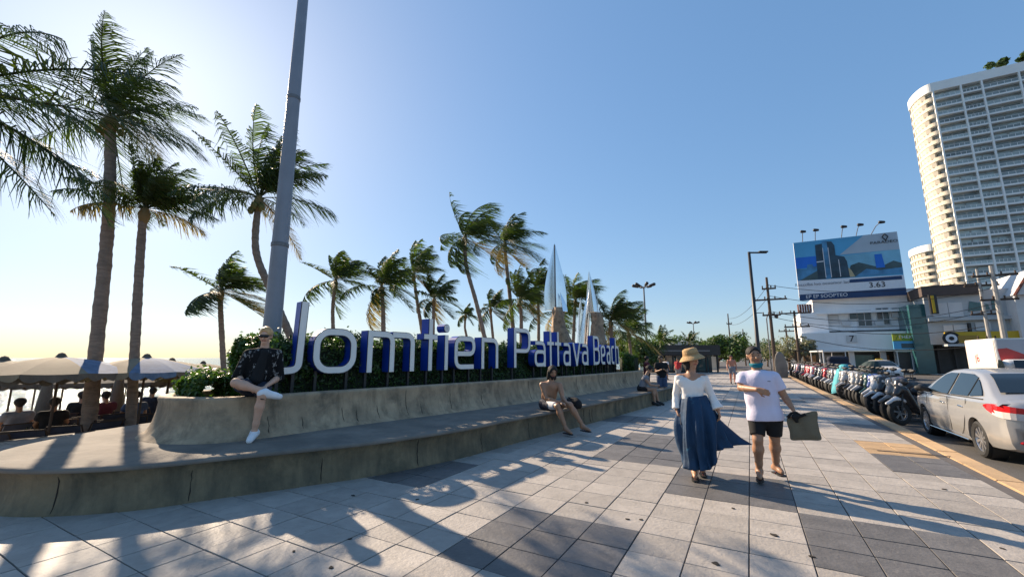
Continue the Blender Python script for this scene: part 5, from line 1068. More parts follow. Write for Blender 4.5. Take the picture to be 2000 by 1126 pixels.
    top_glass(-.50, .12, .90, 'rear_window'); top_glass(1.60, 2.36, .93, 'windscreen')
    MB().box((-.975, 0, .83), (.012, .62, .025)).build('boot_trim', 'chrome_trim', r); MB().box((-.985, 0, .62), (.012, .40, .13)).build('number_plate', 'paint_white', r); MB().box((-.945, 0, .33), (.05, 1.2, .12)).build('bumper_insert', 'plastic_black', r)
    MB().box((3.44, 0, .42), (.03, .9, .16)).build('grille', 'plastic_black', r); MB().box((3.447, 0, .42), (.02, .34, .09)).build('number_plate', 'paint_white', r)
    for wx in (0, 2.55):
        for s in (-1, 1): wheel_parts(r, (wx, s * .755, .302), (0, s, 0), .302, .19, 10, rimr=.68)
    if roof_sign: organic('roof_sign', 'paint_yellow', r, [((.9, .2, 1.54), (.9, -.2, 1.54), .06, .06)], .02, local=True)
    return r
sedan('parked_car', 'silver four-door sedan parked along the kerb beside the paving', 'car_silver', (4.17, 10.5, ROAD), math.pi / 2)
p = at(1712, 715, 47); d_ = ray(1712, 715); sedan('taxi', 'white car with a yellow roof sign standing in front of the white shop', 'paint_white', (p[0], p[1], ROAD), math.atan2(-d_[1], -d_[0]) + R(14), True)
# ---- box truck on the far side of the road
mat('cream_panel', (.60, .54, .50), .6, .06, 2); mat('truck_grey', (.42, .42, .45), .5, .06, 2)  # sunlit cream and shaded grey painted into two faces of one white box
p = at(1948, 700, 33.0); d_ = ray(1948, 700); av = nrm([d_[0], d_[1], 0]); rv = np.array([av[1], -av[0], 0]); fwd = -av * math.cos(R(20)) + rv * math.sin(R(20)); ang = math.atan2(fwd[1], fwd[0])
zt = at(1946, 660, 33.0)[2] - ROAD
tr = thing('box_truck', 'white box truck with red graphics above its cab, waiting across the road', 'truck', (p[0], p[1], ROAD), ang)
MB().box((-1.7, 1.1, (zt + .75) / 2), (3.38, 2.18, zt - .75), ch=.03).build('cargo_box', 'paint_white', tr)
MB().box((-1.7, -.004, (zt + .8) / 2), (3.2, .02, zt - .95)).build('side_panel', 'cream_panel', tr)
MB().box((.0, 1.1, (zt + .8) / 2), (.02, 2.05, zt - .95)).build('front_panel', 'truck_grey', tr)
MB().add([(.016, .06, zt - .55), (.016, .4, zt - .5), (.016, 1.3, zt - 1.0), (.016, 1.9, zt - 1.25), (.016, 1.0, zt - 1.3), (.016, .12, zt - 1.15)], [(0, 1, 2, 3, 4, 5)]).build('red_graphic', 'paint_red', tr)
text_obj('lettering', '/6', .62, 'paint_red', tr, (-2.1, -.018, zt - 1.05), (math.pi / 2, -.3, 0))
organic('cab', 'paint_white', tr, [((.25, .25, .75), (.25, 1.95, .75), .28, .28), ((.3, .25, 1.3), (.3, 1.95, 1.3), .3, .3), ((.75, .25, .75), (.75, 1.95, .75), .3, .3), ((1.05, .35, .65), (1.05, 1.85, .65), .28, .28)], .06, .2, local=True)
MB().add([(.02, -.06, 1.12), (.72, -.06, 1.1), (.52, -.03, 1.56), (.12, -.03, 1.58)], [(0, 1, 2, 3)]).build('side_window', 'glass_dark', tr)
MB().add([(.98, .2, 1.1), (.98, 2.0, 1.1), (.66, 1.9, 1.56), (.66, .3, 1.56)], [(0, 1, 2, 3)]).build('windscreen', 'glass_dark', tr)
MB().box((-.8, 1.1, .6), (4.6, .9, .2)).build('chassis', 'plastic_black', tr)
for x in (.7, -2.4):
    for yy, s_ in ((.15, -1), (2.05, 1)): wheel_parts(tr, (x, yy, .36), (0, s_, 0), .36, .22, 6)
# ---- wooden stall by the shop house
p = at(1580, 705, 47); sl_ = thing('market_stall', 'small wooden stall with orange counter board left of the white shop house', 'stall', (p[0], p[1], ROAD), R(-8))
MB().box((0, 0, .75), (1.9, .08, .95)).build('counter_board', 'paint_orange', sl_); MB().box((0, .5, 1.25), (2.0, 1.0, .06)).build('counter_top', 'wood_dark', sl_); MB().box((0, .45, 2.3), (2.3, 1.5, .08)).build('roof', 'wood_dark', sl_)
for x in (-.95, .95):
    for yy in (.02, .95): MB().box((x, yy + .06, 1.13), (.07, .07, 2.26)).build('post', 'wood_dark', sl_)
# ---- open-sided passenger pickup by the shop
p = at(1618, 705, 44); pk = thing('passenger_pickup', 'dark open-back passenger pickup with white roof frame by the white shop', 'pickup', (p[0], p[1], ROAD), R(-75))
MB().box((0, 0, .75), (2.3, 1.6, .5), ch=.05).build('bed', 'cloth_navy', pk); MB().box((0, 0, 2.2), (2.5, 1.72, .12), ch=.04).build('roof', 'paint_white', pk)
for x in (-1.12, 1.12):
    for yy in (-.78, .78): MB().tube([(x, yy, .95), (x, yy, 2.18)], .035, 8).build('post', 'paint_white', pk)
organic('cab', 'cloth_navy', pk, [((1.6, -.55, 1.0), (1.6, .55, 1.0), .35, .35), ((1.6, -.5, 1.55), (1.6, .5, 1.55), .25, .25), ((2.5, -.55, .8), (2.5, .55, .8), .28, .28)], .06, .15, local=True)
for s in (-1, 1): MB().box((0, s * .55, 1.15), (2.1, .4, .08)).build('bench_seat', 'cloth_maroon', pk)
for x in (-.6, 2.3):
    for s in (-1, 1): wheel_parts(pk, (x, s * .72, .33), (0, s, 0), .33, .2, 6)
# ================================================================== BUILDINGS ACROSS THE ROAD
mat('wall_white', (.84, .83, .82), .8, .06, .6, .2, 6, streak=[((.58, .57, .56), .8, .55, .8, (1, 1, .15), .6)]); mat('wall_shade', (.60, .59, .58), .8, .08, .6)  # second tone is a plain mid grey for columns, pavement, cladding and gables
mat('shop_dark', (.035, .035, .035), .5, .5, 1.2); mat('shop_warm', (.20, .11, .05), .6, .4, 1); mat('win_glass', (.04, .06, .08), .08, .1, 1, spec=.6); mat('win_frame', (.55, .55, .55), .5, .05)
mat('grey_panel', (.42, .44, .45), .45, .12, .8); mat('brown_band', (.085, .06, .05), .7, .15, 1); mat('teal_glass', (.03, .10, .11), .08, .2, .8, spec=.6); mat('sign_yellow', (.50, .33, .01), .5, .05, 1); mat('sign_dkyellow', (.30, .18, .02), .5, .1)
mat('print_white', (.70, .72, .76), .6, .04); mat('print_sky', (.08, .36, .62), .6, .12, .25); mat('print_deep', (.01, .15, .60), .6, .2, .3); mat('print_tower', (.025, .06, .09), .6, .5, .7); mat('print_town', (.06, .22, .40), .6, .6, .5); mat('print_hill', (.05, .09, .10), .6, .5, .5); mat('print_navy', (.012, .045, .13), .6, .2, .5); mat('print_sand', (.42, .36, .22), .6, .3, .8); mat('print_grey', (.14, .16, .2), .6, .1); mat('print_haze', (.38, .47, .55), .6, .08, .3); mat('print_pale', (.18, .44, .60), .6, .2, .4)
mat('print_black', (.01, .01, .012), .6, .1); mat('print_green', (.14, .26, .02), .6, .2, .6); mat('print_lime', (.45, .42, .03), .6, .1); mat('tower_cream', (.66, .58, .45), .75, .06, .2); mat('tower_white', (.82, .83, .81), .7, .06, .2); mat('tower_recess', (.32, .35, .35), .5, .4, .3); mat('tower_glass', (.30, .36, .36), .15, .35, .25, spec=.6, rnd=.55)
mat('roof_red', (.18, .06, .04), .8, .2, 2); mat('cable', (.015, .015, .016), .7, .1); mat('pole_concrete', (.36, .34, .31), .85, .15, 3, .3, 20); mat('stone_grey', (.20, .18, .15), .8, .2, 2, .5, 12)
BX = lambda x, y, Y: onY(x, y, Y)[0]
BZ_ = lambda x, y, Y: onY(x, y, Y)[2]
def panel(mb, x0, x1, z0, z1, y0, y1): return mb.box(((x0 + x1) / 2, (y0 + y1) / 2, (z0 + z1) / 2), (x1 - x0, abs(y1 - y0), z1 - z0))
def rect(parent, name, mt, x0, x1, z0, z1, y0, y1): return panel(MB(), x0, x1, z0, z1, y0, y1).build(name, mt, parent, True)
def window(parent, x0, x1, z0, z1, Y, mull=1, rail=0, glass='win_glass'):
    w = rect(parent, 'window', glass, x0, x1, z0, z1, Y - .02, Y - .06); off = -Vector(parent.location)
    fr = MB(); t = .07
    panel(fr, x0 - t, x0, z0 - t, z1 + t, Y, Y - .12); panel(fr, x1, x1 + t, z0 - t, z1 + t, Y, Y - .12); panel(fr, x0, x1, z1, z1 + t, Y, Y - .12); panel(fr, x0 - .12, x1 + .12, z0 - t - .01, z0, Y, Y - .2)
    for k in range(1, mull + 1):
        xm = x0 + (x1 - x0) * k / (mull + 1); panel(fr, xm - t / 2, xm + t / 2, z0, z1, Y - .03, Y - .11)
    if rail: zm = z0 + (z1 - z0) * rail; panel(fr, x0, x1, zm - t / 2, zm + t / 2, Y - .03, Y - .105)
    f = fr.build('frame', 'win_frame', w); f.data.transform(Matrix.Translation(off)); return w
# ---- pavement in front of the shops
pv = MB().box((70, 60.4, -.16), (134, 6, .3)).build('shop_pavement', 'wall_shade'); tag(pv, kind='structure')
# ---- white two-storey shop house
Y = 60.; gx = lambda p_, q=640: BX(p_, q, Y); gz = lambda q, p_=1690: BZ_(p_, q, Y)
x0, x1 = gx(1590, 620), gx(1803, 620); root = thing('shop_house', 'white two-storey shop house with billboard on its roof', 'building', (x0, Y, -.01))
zf0, zf1, zr = gz(682), gz(652), gz(577)
rect(root, 'upper_wall', 'wall_white', x0, x1, zf1, zr, Y, Y + 9); rect(root, 'side_wing', 'wall_white', x0 - 1.4, x0 + 1.2, zf1 - .2, gz(606), Y - .6, Y + 8)
rect(root, 'fascia', 'wall_white', x0 - 1.6, x1 + .7, zf0, zf1 + .15, Y - 1.9, Y - .02); rect(root, 'ledge', 'wall_white', x0 - 1.7, x1 + .8, zf0 - .18, zf0 - .01, Y - 2.1, Y - .03)
rect(root, 'roof_ledge', 'wall_white', gx(1594, 612), gx(1762, 606), gz(611), gz(607), Y - .9, Y - .01); rect(root, 'parapet', 'wall_white', x0 - .1, x1 + .1, zr, zr + .5, Y - .15, Y + .2)
rect(root, 'shadow_gap', 'shop_dark', gx(1600, 645), gx(1760, 640), gz(647), gz(644.5), Y - .015, Y - .03)  # flat dark strip paints the shade of a gap, no recess is cut
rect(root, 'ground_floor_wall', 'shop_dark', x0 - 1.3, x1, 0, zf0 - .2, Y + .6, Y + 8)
for a, b, zt_, zb_, m, rl in ((1603, 1639, 614, 628, 0, 0), (1662, 1676, 607, 622, 0, 0), (1678, 1704, 606, 636, 1, .35), (1716, 1739, 603, 634, 1, .3), (1747, 1757, 604, 613, 0, 0)):
    window(root, gx(a), gx(b), gz(zb_), gz(zt_), Y, m, rl, 'wall_shade' if a == 1603 else 'win_glass')
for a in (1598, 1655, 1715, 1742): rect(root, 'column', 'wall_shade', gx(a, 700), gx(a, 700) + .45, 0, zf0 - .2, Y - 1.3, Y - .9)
for k, (a, b) in enumerate(((1603, 1650), (1662, 1710), (1720, 1740), (1570, 1595))): rect(root, 'shopfront', ('win_glass', 'teal_glass', 'shop_warm', 'shop_warm')[k], gx(a, 700), gx(b, 700), .3, zf0 - .6, Y + .52, Y + .58)
rect(root, 'red_balcony', 'roof_red', x0 - 1.5, x0 - .2, gz(606), gz(588), Y - .3, Y + .3)
for k in range(6): rect(root, 'louvre', 'wall_white', x0 - 1.4 + k * .24, x0 - 1.32 + k * .24, gz(605), gz(589), Y - .4, Y - .31)
for a, zq in ((1645, 634), (1709, 636), (1744, 622)): ac = rect(root, 'air_conditioner', 'win_frame', gx(a), gx(a) + .75, gz(zq), gz(zq) + .55, Y - .38, Y - .02)
sg = rect(root, 'number_sign', 'wall_shade', gx(1646, 660), gx(1666, 660), gz(669), gz(655), Y - 1.98, Y - 1.91); text_obj('numeral', '7', .95, 'print_black', sg, (gx(1656, 660) - root.location.x, -2.0, gz(662) - root.location.z), (math.pi / 2, 0, 0))
# ---- travel-agency style booth sign
xs0, xs1 = BX(1744, 665, 56.5), BX(1812, 665, 56.5); z0_, z1_ = BZ_(1780, 681, 56.5), BZ_(1780, 650, 56.5); Yb = 56.5
sb = thing('shop_booth', 'small shop booth with a green, yellow and blue sign at the white building corner', 'shop', (xs0, Yb, -.01)); zm = lerp(z0_, z1_, .5)
rect(sb, 'sign_lower', 'print_sky', xs0, xs1, z0_, zm, Yb, Yb + .15); rect(sb, 'sign_upper', 'print_green', xs0, xs1, zm + .004, z1_, Yb, Yb + .15); rect(sb, 'sign_corner', 'print_lime', xs0, xs0 + (xs1 - xs0) * .26, zm + .1, z1_ - .05, Yb - .03, Yb - .005)
rect(sb, 'sign_picture', 'print_hill', xs0 + .6, xs1 - .4, z0_ + .1, z0_ + .55, Yb - .025, Yb - .005)
text_obj('numeral', '7', .8, 'print_green', sb, ((xs1 - xs0) * .13, -.05, float(zm + z1_) / 2 + .01), (math.pi / 2, 0, 0)); text_obj('lettering', 'THEKYPCHI', .46, 'print_white', sb, ((xs1 - xs0) * .62, -.03, float(z1_) - .38), (math.pi / 2, 0, 0))
rect(sb, 'back_wall', 'teal_glass', xs0 + .3, xs1 - .4, 0, z0_ - .1, Yb + .9, Yb + 1.0); rect(sb, 'door', 'shop_dark', xs0 + .4, xs0 + 1.3, 0, z0_ - .35, Yb + .8, Yb + .88)
for a in (xs0 + .3, xs0 + 1.4, xs1 - .5): rect(sb, 'post', 'win_frame', a, a + .09, 0, z0_, Yb + .68, Yb + .78)
rect(sb, 'awning_bar', 'win_frame', xs0 + .2, xs1 - .3, z0_ - .25, z0_ - .15, Yb + .55, Yb + .66)
# ---- billboard on the roof
Yb = 59.2; bx0, bx1 = BX(1555, 525, Yb), BX(1761, 510, Yb); bz0, bz1 = BZ_(1660, 575, Yb), BZ_(1650, 463, Yb); W_, H_ = bx1 - bx0, bz1 - bz0
bb = thing('billboard', 'large roof billboard advertising a blue sea-view tower', 'billboard', (bx0, Yb, zr + .5)); oz = bz0 - bb.location.z
MB().box((W_ / 2, .2, oz + H_ / 2), (W_, .3, H_)).build('panel', 'print_white', bb)
def pr(name, mt, pts, lay):
    "flat print, pts in 0..1 of the panel"
    mb = MB(); P = [(u_ * W_, v_ * H_ + oz) for u_, v_ in pts]; mb.poly(P, .05 - lay * .012, .048 - lay * .012, 'y'); return mb.build(name, mt, bb)
pr('print', 'print_sky', [(0, .30), (1, .27), (1, 1), (0, 1)], 1); pr('print', 'print_haze', [(.45, .70), (1, .70), (1, 1), (.70, 1)], 2); pr('print', 'print_deep', [(0, .52), (.3, .52), (.3, .72), (0, .72)], 2); pr('print', 'print_pale', [(.45, .36), (1, .36), (1, .70), (.45, .68)], 3)
pr('print', 'print_town', [(0, .3), (.26, .3), (.26, .55), (.18, .53), (.17, .58), (.12, .58), (.11, .5), (0, .52)], 3); pr('print', 'print_hill', [(.02, .3), (.3, .3), (.3, .46), (.22, .46), (.12, .38)], 4)
pr('print', 'print_tower', [(.21, .30), (.29, .30), (.29, .93), (.22, .92)], 5); pr('print', 'print_town', [(.29, .30), (.34, .30), (.34, .97), (.29, .97)], 5); pr('print', 'print_tower', [(.34, .30), (.41, .30), (.41, .88), (.385, .95), (.34, .96)], 5); pr('print', 'print_tower', [(.41, .30), (.52, .30), (.51, .58), (.49, .66), (.45, .68), (.41, .70)], 6)
for u_ in (.288, .342, .43): pr('print', 'print_white', [(u_, .32), (u_ + .006, .32), (u_ + .006, .85 if u_ < .4 else .62), (u_, .85 if u_ < .4 else .62)], 7)
pr('print', 'print_white', [(.215, .60), (.285, .605), (.285, .62), (.215, .615)], 7)
pr('print', 'print_hill', [(.50, .30), (1, .30), (1, .47), (.93, .52), (.85, .46), (.78, .44), (.62, .54), (.54, .50)], 4); pr('print', 'print_sand', [(.50, .30), (.57, .30), (.54, .42), (.51, .48)], 5); pr('print', 'print_town', [(.57, .30), (1, .30), (1, .40), (.8, .38), (.68, .42)], 5); pr('print', 'print_deep', [(.77, .42), (.85, .42), (.835, .65), (.77, .65)], 6)
pr('print', 'print_white', [(0, 0), (1, 0), (1, .27), (0, .30)], 8); pr('print', 'print_navy', [(.51, .20), (.98, .20), (.98, .26), (.51, .255)], 9); pr('print', 'print_navy', [(0, -.06), (1, -.06), (1, .06), (0, .05)], 9)
ly = .03 - 9 * .012 - .02
text_obj('lettering', '3.63', .85, 'print_black', bb, (.755 * W_, ly, oz + .135 * H_), (math.pi / 2, 0, 0)); text_obj('lettering', 'EP EP SOOPTEO', .55, 'print_white', bb, (.27 * W_, ly - .012, oz - .0 * H_), (math.pi / 2, 0, 0)); text_obj('lettering', 'Roccclba loo ocoomor lao', .48, 'print_grey', bb, (.24 * W_, ly, oz + .22 * H_), (math.pi / 2, 0, 0)); text_obj('lettering', 'PARADEO', .42, 'print_black', bb, (.87 * W_, ly + .05, oz + .845 * H_), (math.pi / 2, 0, 0), sx=1.25)
em = MB()
for k in range(4):
    q = [(.885, .98), (.912, .93), (.888, .87), (.860, .93)]; a, b = q[k], q[(k + 1) % 4]; em.tube([(a[0] * W_, ly, oz + a[1] * H_), (b[0] * W_, ly, oz + b[1] * H_)], .05, 5)
em.build('emblem', 'print_black', bb)
for u_ in (.05, .3, .55, .8, .96): MB().box((u_ * W_, .5, oz / 2 + H_ * .25), (.16, .2, oz + H_ * .5)).build('support_post', 'steel_grey', bb)
for u_, dx in ((.10, 0), (.23, 0), (.49, .12), (.63, .25), (.77, .75)):
    m = MB().tube([(u_ * W_, .1, oz + H_), (u_ * W_ + dx * .5, -.5, oz + H_ + .75), (u_ * W_ + dx, -1.0, oz + H_ + 1.05)], .04, 6).build('lamp_arm', 'steel_grey', bb); organic('lamp_head', 'black_metal', m, [((u_ * W_ + dx - .1, -1.05, oz + H_ + 1.0), (u_ * W_ + dx + .2, -1.1, oz + H_ + .95), .18, .14)], .06, local=True)
# ---- grey glass-fronted building with the yellow sign
Y = 56.; gx = lambda p_, q=640: BX(p_, q, Y); gz = lambda q, p_=1870: BZ_(p_, q, Y)
x0, x1 = gx(1813), gx(2035); root = thing('office_building', 'grey panelled building with a long yellow sign over a dark shop entrance', 'building', (x0, Y, -.01)); zr = gz(568)
rect(root, 'wall', 'grey_panel', x0, x1, gz(672), zr, Y, Y + 12); rect(root, 'roof_band', 'brown_band', x0 - .2, gx(1928), gz(576), gz(556), Y - .5, Y + 12); rect(root, 'entrance_recess', 'shop_dark', x0 + .2, x1, 0, gz(672), Y + 1.6, Y + 10); rect(root, 'side_pier', 'teal_glass', x0 - 1.2, x0 + .15, 0, gz(590), Y + .05, Y + 11)
for a, b, zt_, zb_ in ((1826, 1857, 590, 618), (1858, 1886, 590, 618), (1842, 1860, 634, 647), (1862, 1888, 634, 647), (1905, 1935, 630, 646)): rect(root, 'cladding_panel', 'wall_shade', gx(a), gx(b), gz(zb_), gz(zt_), Y - .12, Y - .01)
MB().poly([(gx(1896), gz(609)), (gx(1940), gz(606)), (gx(1938), gz(596)), (gx(1902), gz(589))], Y - .02, Y - .06, 'y').build('window', 'teal_glass', root, True)
for a, b in ((1945, 1958), (1975, 2000)): rect(root, 'window', 'teal_glass', gx(a), gx(b), gz(608), gz(588), Y - .06, Y - .02)
rect(root, 'string_course', 'grey_panel', x0, x1, gz(626), gz(620), Y - .5, Y - .01); rect(root, 'downpipe', 'black_metal', gx(1890), gx(1895), gz(650), gz(631), Y - .3, Y - .02)
sgn = rect(root, 'yellow_sign', 'sign_yellow', gx(1834), gx(1992), gz(669), gz(649), Y - 1.2, Y - .9); lx = gx(1844) - x0; lz = gz(661) + .01
o_ = MB().wheel((lx, -1.25, lz), (0, 1, 0), [(.001, 0), (.62, 0), (.62, .04)], 28).build('sign_emblem', 'print_black', sgn); e_ = MB().wheel((lx, -1.29, lz), (0, 1, 0), [(.001, 0), (.40, 0), (.40, .03)], 28).build('sign_emblem', 'print_white', sgn); MB().wheel((lx, -1.33, lz), (0, 1, 0), [(.001, 0), (.18, 0), (.18, .03)], 20).build('sign_emblem', 'print_black', sgn)
rect(sgn, 'sign_text_panel', 'sign_dkyellow', gx(1857), gx(1893), gz(667), gz(656), Y - 1.26, Y - 1.21).data.transform(Matrix.Translation((sgn.parent.location - sgn.location) * 0)); sgn.children[-1].data.transform(Matrix.Translation(-Vector(root.location)))
rect(root, 'awning', 'grey_panel', gx(1834), gx(1992), gz(676), gz(672), Y - 1.4, Y - .2); vs_ = rect(root, 'blade_sign', 'black_metal', gx(1814), gx(1829), gz(613), gz(575), Y - 1.3, Y - 1.0); rect(root, 'blade_sign_face', 'sign_yellow', gx(1817.5), gx(1823), gz(611), gz(577), Y - 1.36, Y - 1.31)
for k in range(5): rect(root, 'shutter_post', 'black_metal', gx(1842 + k * 34, 700), gx(1842 + k * 34, 700) + .15, 0, gz(676), Y + 1.2, Y + 1.35)
# gabled neighbour
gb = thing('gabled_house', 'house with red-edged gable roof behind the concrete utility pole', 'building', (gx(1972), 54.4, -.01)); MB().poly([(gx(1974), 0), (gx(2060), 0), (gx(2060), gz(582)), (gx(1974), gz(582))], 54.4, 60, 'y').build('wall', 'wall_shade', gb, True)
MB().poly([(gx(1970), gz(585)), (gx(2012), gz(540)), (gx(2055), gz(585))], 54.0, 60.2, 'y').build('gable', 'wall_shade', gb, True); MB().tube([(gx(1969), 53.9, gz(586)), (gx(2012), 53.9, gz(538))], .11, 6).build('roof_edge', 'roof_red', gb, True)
# ---- high-rise towers
def tower(label, X0, Y, base_f, nf, fh, bays, rx, ry, cream_n=18, zoff=0, group=None):
    r = thing('apartment_tower', label, 'tower', (X0, Y, -.2), 0, group); Wt = sum(bays); H = nf * fh
    cx, cy = 0, ry                                                        # rounded end: quarter ellipse from (0,0) round to the left and back
    arc = lambda off, n=cream_n: [(-(rx + off) * math.sin(t), ry - (ry + off) * math.cos(t)) for t in np.linspace(0, math.pi * .62, n)]
    core = [(Wt, 1.6)] + [(x, y) for x, y in [(0, 1.6)] + arc(-1.5)[2:]] + [(-rx * .2, ry * 2.2), (Wt, ry * 2.2)]
    MB().poly(core, 0, H, 'z').build('core', 'tower_recess', r)
    edge = [(Wt, 0)] + arc(0); back = [(Wt, 1.7)] + [(0, 1.7)] + arc(-1.6)[1:]
    slab_me = MB().poly(edge + [(arc(-1.6)[-1])] + [(0, 1.7), (Wt, 1.7)], -.12, .42, 'z').mesh('floor_slab'); slab_me.materials.append(M['tower_white'])
    A = arc(.02); B = arc(-.18); n = len(A)
    def strip_band(i0, i1, z0, z1, nm, mt):
        V = [(*p_, z) for z in (z0, z1) for p_ in A[i0:i1 + 1]] + [(*p_, z) for z in (z0, z1) for p_ in B[i0:i1 + 1]]; k = i1 - i0 + 1
        Fc = [(i, i + 1, k + i + 1, k + i) for i in range(k - 1)] + [(2 * k + i, 3 * k + i, 3 * k + i + 1, 2 * k + i + 1) for i in range(k - 1)] + [(k + i, k + i + 1, 3 * k + i + 1, 3 * k + i) for i in range(k - 1)] + [(i, 2 * k + i, 2 * k + i + 1, i + 1) for i in range(k - 1)] + [(0, k, 3 * k, 2 * k), (k - 1, 3 * k - 1, 4 * k - 1, 2 * k - 1)]
        me = MB().add(V, Fc).mesh(nm); me.materials.append(M[mt]); return me
    par = strip_band(0, n - 1, -.15, 1.15, 'curved_parapet', 'tower_cream'); C = arc(-.9); wall_i = int(n * .42)
    piers = []
    for i in range(int(n * .38), n, 2):
        pm_ = MB().box((*(np.array(A[i]) * .5 + np.array(C[i]) * .5), 1.9), (1.3, 1.1, 1.6), rz=-i / (n - 1) * math.pi * .62).mesh('curved_wall'); pm_.materials.append(M['tower_cream']); piers.append(pm_)
    bay_me = []
    x = 0
    for w in bays:
        g = MB().box((x + w / 2, .06, .82), (w - .5, .05, .95)); gm = g.mesh('balcony_rail'); gm.materials.append(M['tower_glass'])
        pr_ = MB(); panel(pr_, x + .5, x + w * .45, .32, 2.5, 1.50, 1.58); panel(pr_, x + w * .52, x + w - .5, .32, 2.5, 1.50, 1.58); wm_ = pr_.mesh('window'); wm_.materials.append(M['tower_glass'])
        rp_ = MB()
        for q in np.linspace(x + .3, x + w - .3, 6): rp_.box((q, .02, .82), (.09, .1, 1.0))
        rp_.box((x + w / 2, .02, 1.33), (w - .4, .1, .07)); rm_ = rp_.mesh('rail_post'); rm_.materials.append(M['tower_white'])
        bay_me.append((gm, wm_, rm_)); x += w
    for f in range(nf):
        z = f * fh; link('floor_slab', slab_me, None, r, (0, 0, z))
        if f >= base_f:
            link('curved_parapet', par, None, r, (0, 0, z)); [link('curved_wall', pm_, None, r, (0, 0, z)) for pm_ in piers]
            for gm, wm_, rm_ in bay_me: link('balcony_rail', gm, None, r, (0, 0, z)); link('window', wm_, None, r, (0, 0, z)); link('rail_post', rm_, None, r, (0, 0, z))
    x = 0
    for w in [0] + list(bays): x += w; MB().box((x, .1, H / 2), (.42, .7, H)).build('mullion', 'tower_white', r)
    cap = MB().poly([(p_[0], p_[1]) for p_ in [(Wt, -.15)] + arc(.25)] + [(-rx * .2, ry * 2), (Wt, ry * 2)], H, H + 3.2, 'z').build('crown', 'tower_white', r)
    return r, Wt, H
Yt = 190.; X0 = BX(1829, 220, Yt); Ht = BZ_(1820, 163, Yt) + .2; fh = 3.15; nf = int((Ht - 3.2) / fh) + 1; bays = [BX(1884, 210, Yt) - X0, BX(1925, 200, Yt) - BX(1884, 210, Yt), BX(2000, 190, Yt) - BX(1925, 200, Yt), 9., 9.]
tw, Wt, Hh = tower('tall white apartment tower with curved cream end and rows of balconies', X0, Yt, 7, nf, fh, bays, 3.5, 8.5)
Y2 = 262.; X2 = BX(1824, 475, Y2); H2 = BZ_(1822, 470, Y2); tower('lower cream apartment tower standing behind the tall tower', X2, Y2, 4, int((H2 - 3) / 3.2), 3.2, [9., 9., 9.], 5.5, 11.)
# roof-garden plants
def leaf_tree(name, label, cat, base, h, lobes, matn, n, lsz, seed, trunk_r=.12, group=None, bare=0):
    g = np.random.default_rng(seed); r = thing(name, label, cat, base, 0, group); mb = MB(); P, N = [], []
    mb.tube([(0, 0, 0), (.03 * h, 0, h * .3), (0, .02 * h, h * .55)], [trunk_r, trunk_r * .8, trunk_r * .5], 8)
    for (x, y, z, rr_) in lobes:
        mb.tube([(0, 0, h * .32), (x * .5, y * .5, (h * .32 + z) / 2 + .1), (x, y, z)], [trunk_r * .55, trunk_r * .4, trunk_r * .15], 6)
        m = int(n * rr_ ** 2 / sum(q[3] ** 2 for q in lobes)); d = g.normal(0, 1, (m, 3)); d /= np.linalg.norm(d, axis=1)[:, None]; rad = rr_ * g.uniform(.45, 1.08, m) ** .6 * (1 + .25 * np.sin(d[:, 0] * 5 + seed) * np.sin(d[:, 2] * 6 + x))
        P.append(np.array([x, y, z]) + d * rad[:, None] * np.array([1, 1, .8])); N.append(d)
    P, N = np.vstack(P), np.vstack(N); V, Fq = leaf_cloud(P, N, lsz, .55, .8, seed); mb.build('trunk', 'bark', r, smooth=True); link('crown', fast_mesh('crown', V, Fq), matn, r); return r
def lobes_for(w, h, seed, n=9):
    g = np.random.default_rng(seed); return [(g.uniform(-.7, .7) * w, g.uniform(-.6, .6) * w, h * g.uniform(.5, .88), w * g.uniform(.32, .52)) for _ in range(n)]
for px, py, w in ((1945, 120, 4.2), (1999, 108, 4.0)):
    q = onY(px, py, Yt + 3); leaf_tree('roof_plant', 'dark bushy plant on the flat roof of the tall tower', 'plant', (q[0], Yt + 3, tw.location.z + Hh + 3.2), 4.5, lobes_for(2.6, 4.5, int(px), 6), 'tree_leaf', 900, .9, int(px), .2, 'plants on the tower roof')
# ---- trees and kiosk at the end of the promenade
TREES = [(1425, 650, 58, 3.2, 'tree_leaf', 'round leafy green tree beyond the walking bare-backed man'), (1398, 664, 66, 3.0, 'tree_leaf', 'lower green tree between the kiosk and the round tree'), (1310, 662, 78, 3.5, 'tree_leaf', 'green tree whose crown shows over the kiosk roof by the gable'), (1370, 668, 85, 3.5, 'tree_leaf', 'far green tree behind the kiosk at its right end'), (1553, 655, 56, 1.7, 'tree_dull', 'grey-green thin-leaved tree left of the white shop house'), (1574, 662, 57, 1.3, 'tree_dull', 'dull dry-looking tree touching the white shop house'), (1535, 660, 70, 3.4, 'tree_dull', 'dull far tree down the street behind the utility poles'), (1495, 672, 95, 4.0, 'tree_leaf', 'distant green tree behind the black street lamp'), (1460, 676, 110, 4.2, 'tree_leaf', 'distant tree at the very end of the street'), (1240, 668, 46, 2.6, 'tree_leaf', 'broad green bush-like tree at the kiosk side near the palms')]
for k, (px, py, D, w, mt_, lab) in enumerate(TREES):
    q = at(px, py, D); leaf_tree('tree', lab, 'tree', (q[0], q[1], -.35), q[2] + .35, lobes_for(w, q[2] + .35, 40 + k, 10), mt_, 3800 if mt_ == 'tree_leaf' else 1300, .34 if mt_ == 'tree_leaf' else .26, 40 + k, .16, 'trees at the end of the promenade')
mat('kiosk_black', (.025, .022, .022), .5, .2, 2); mat('kiosk_glass', (.03, .05, .06), .1, .4, 1)
kd = 47.; pa, pb = at(1266, 690, kd), at(1406, 690, kd + 3); kx = nrm(pb - pa); ang = math.atan2(kx[1], kx[0]); kw = np.linalg.norm((pb - pa)[:2]); kh = at(1330, 673, kd + 1)[2]
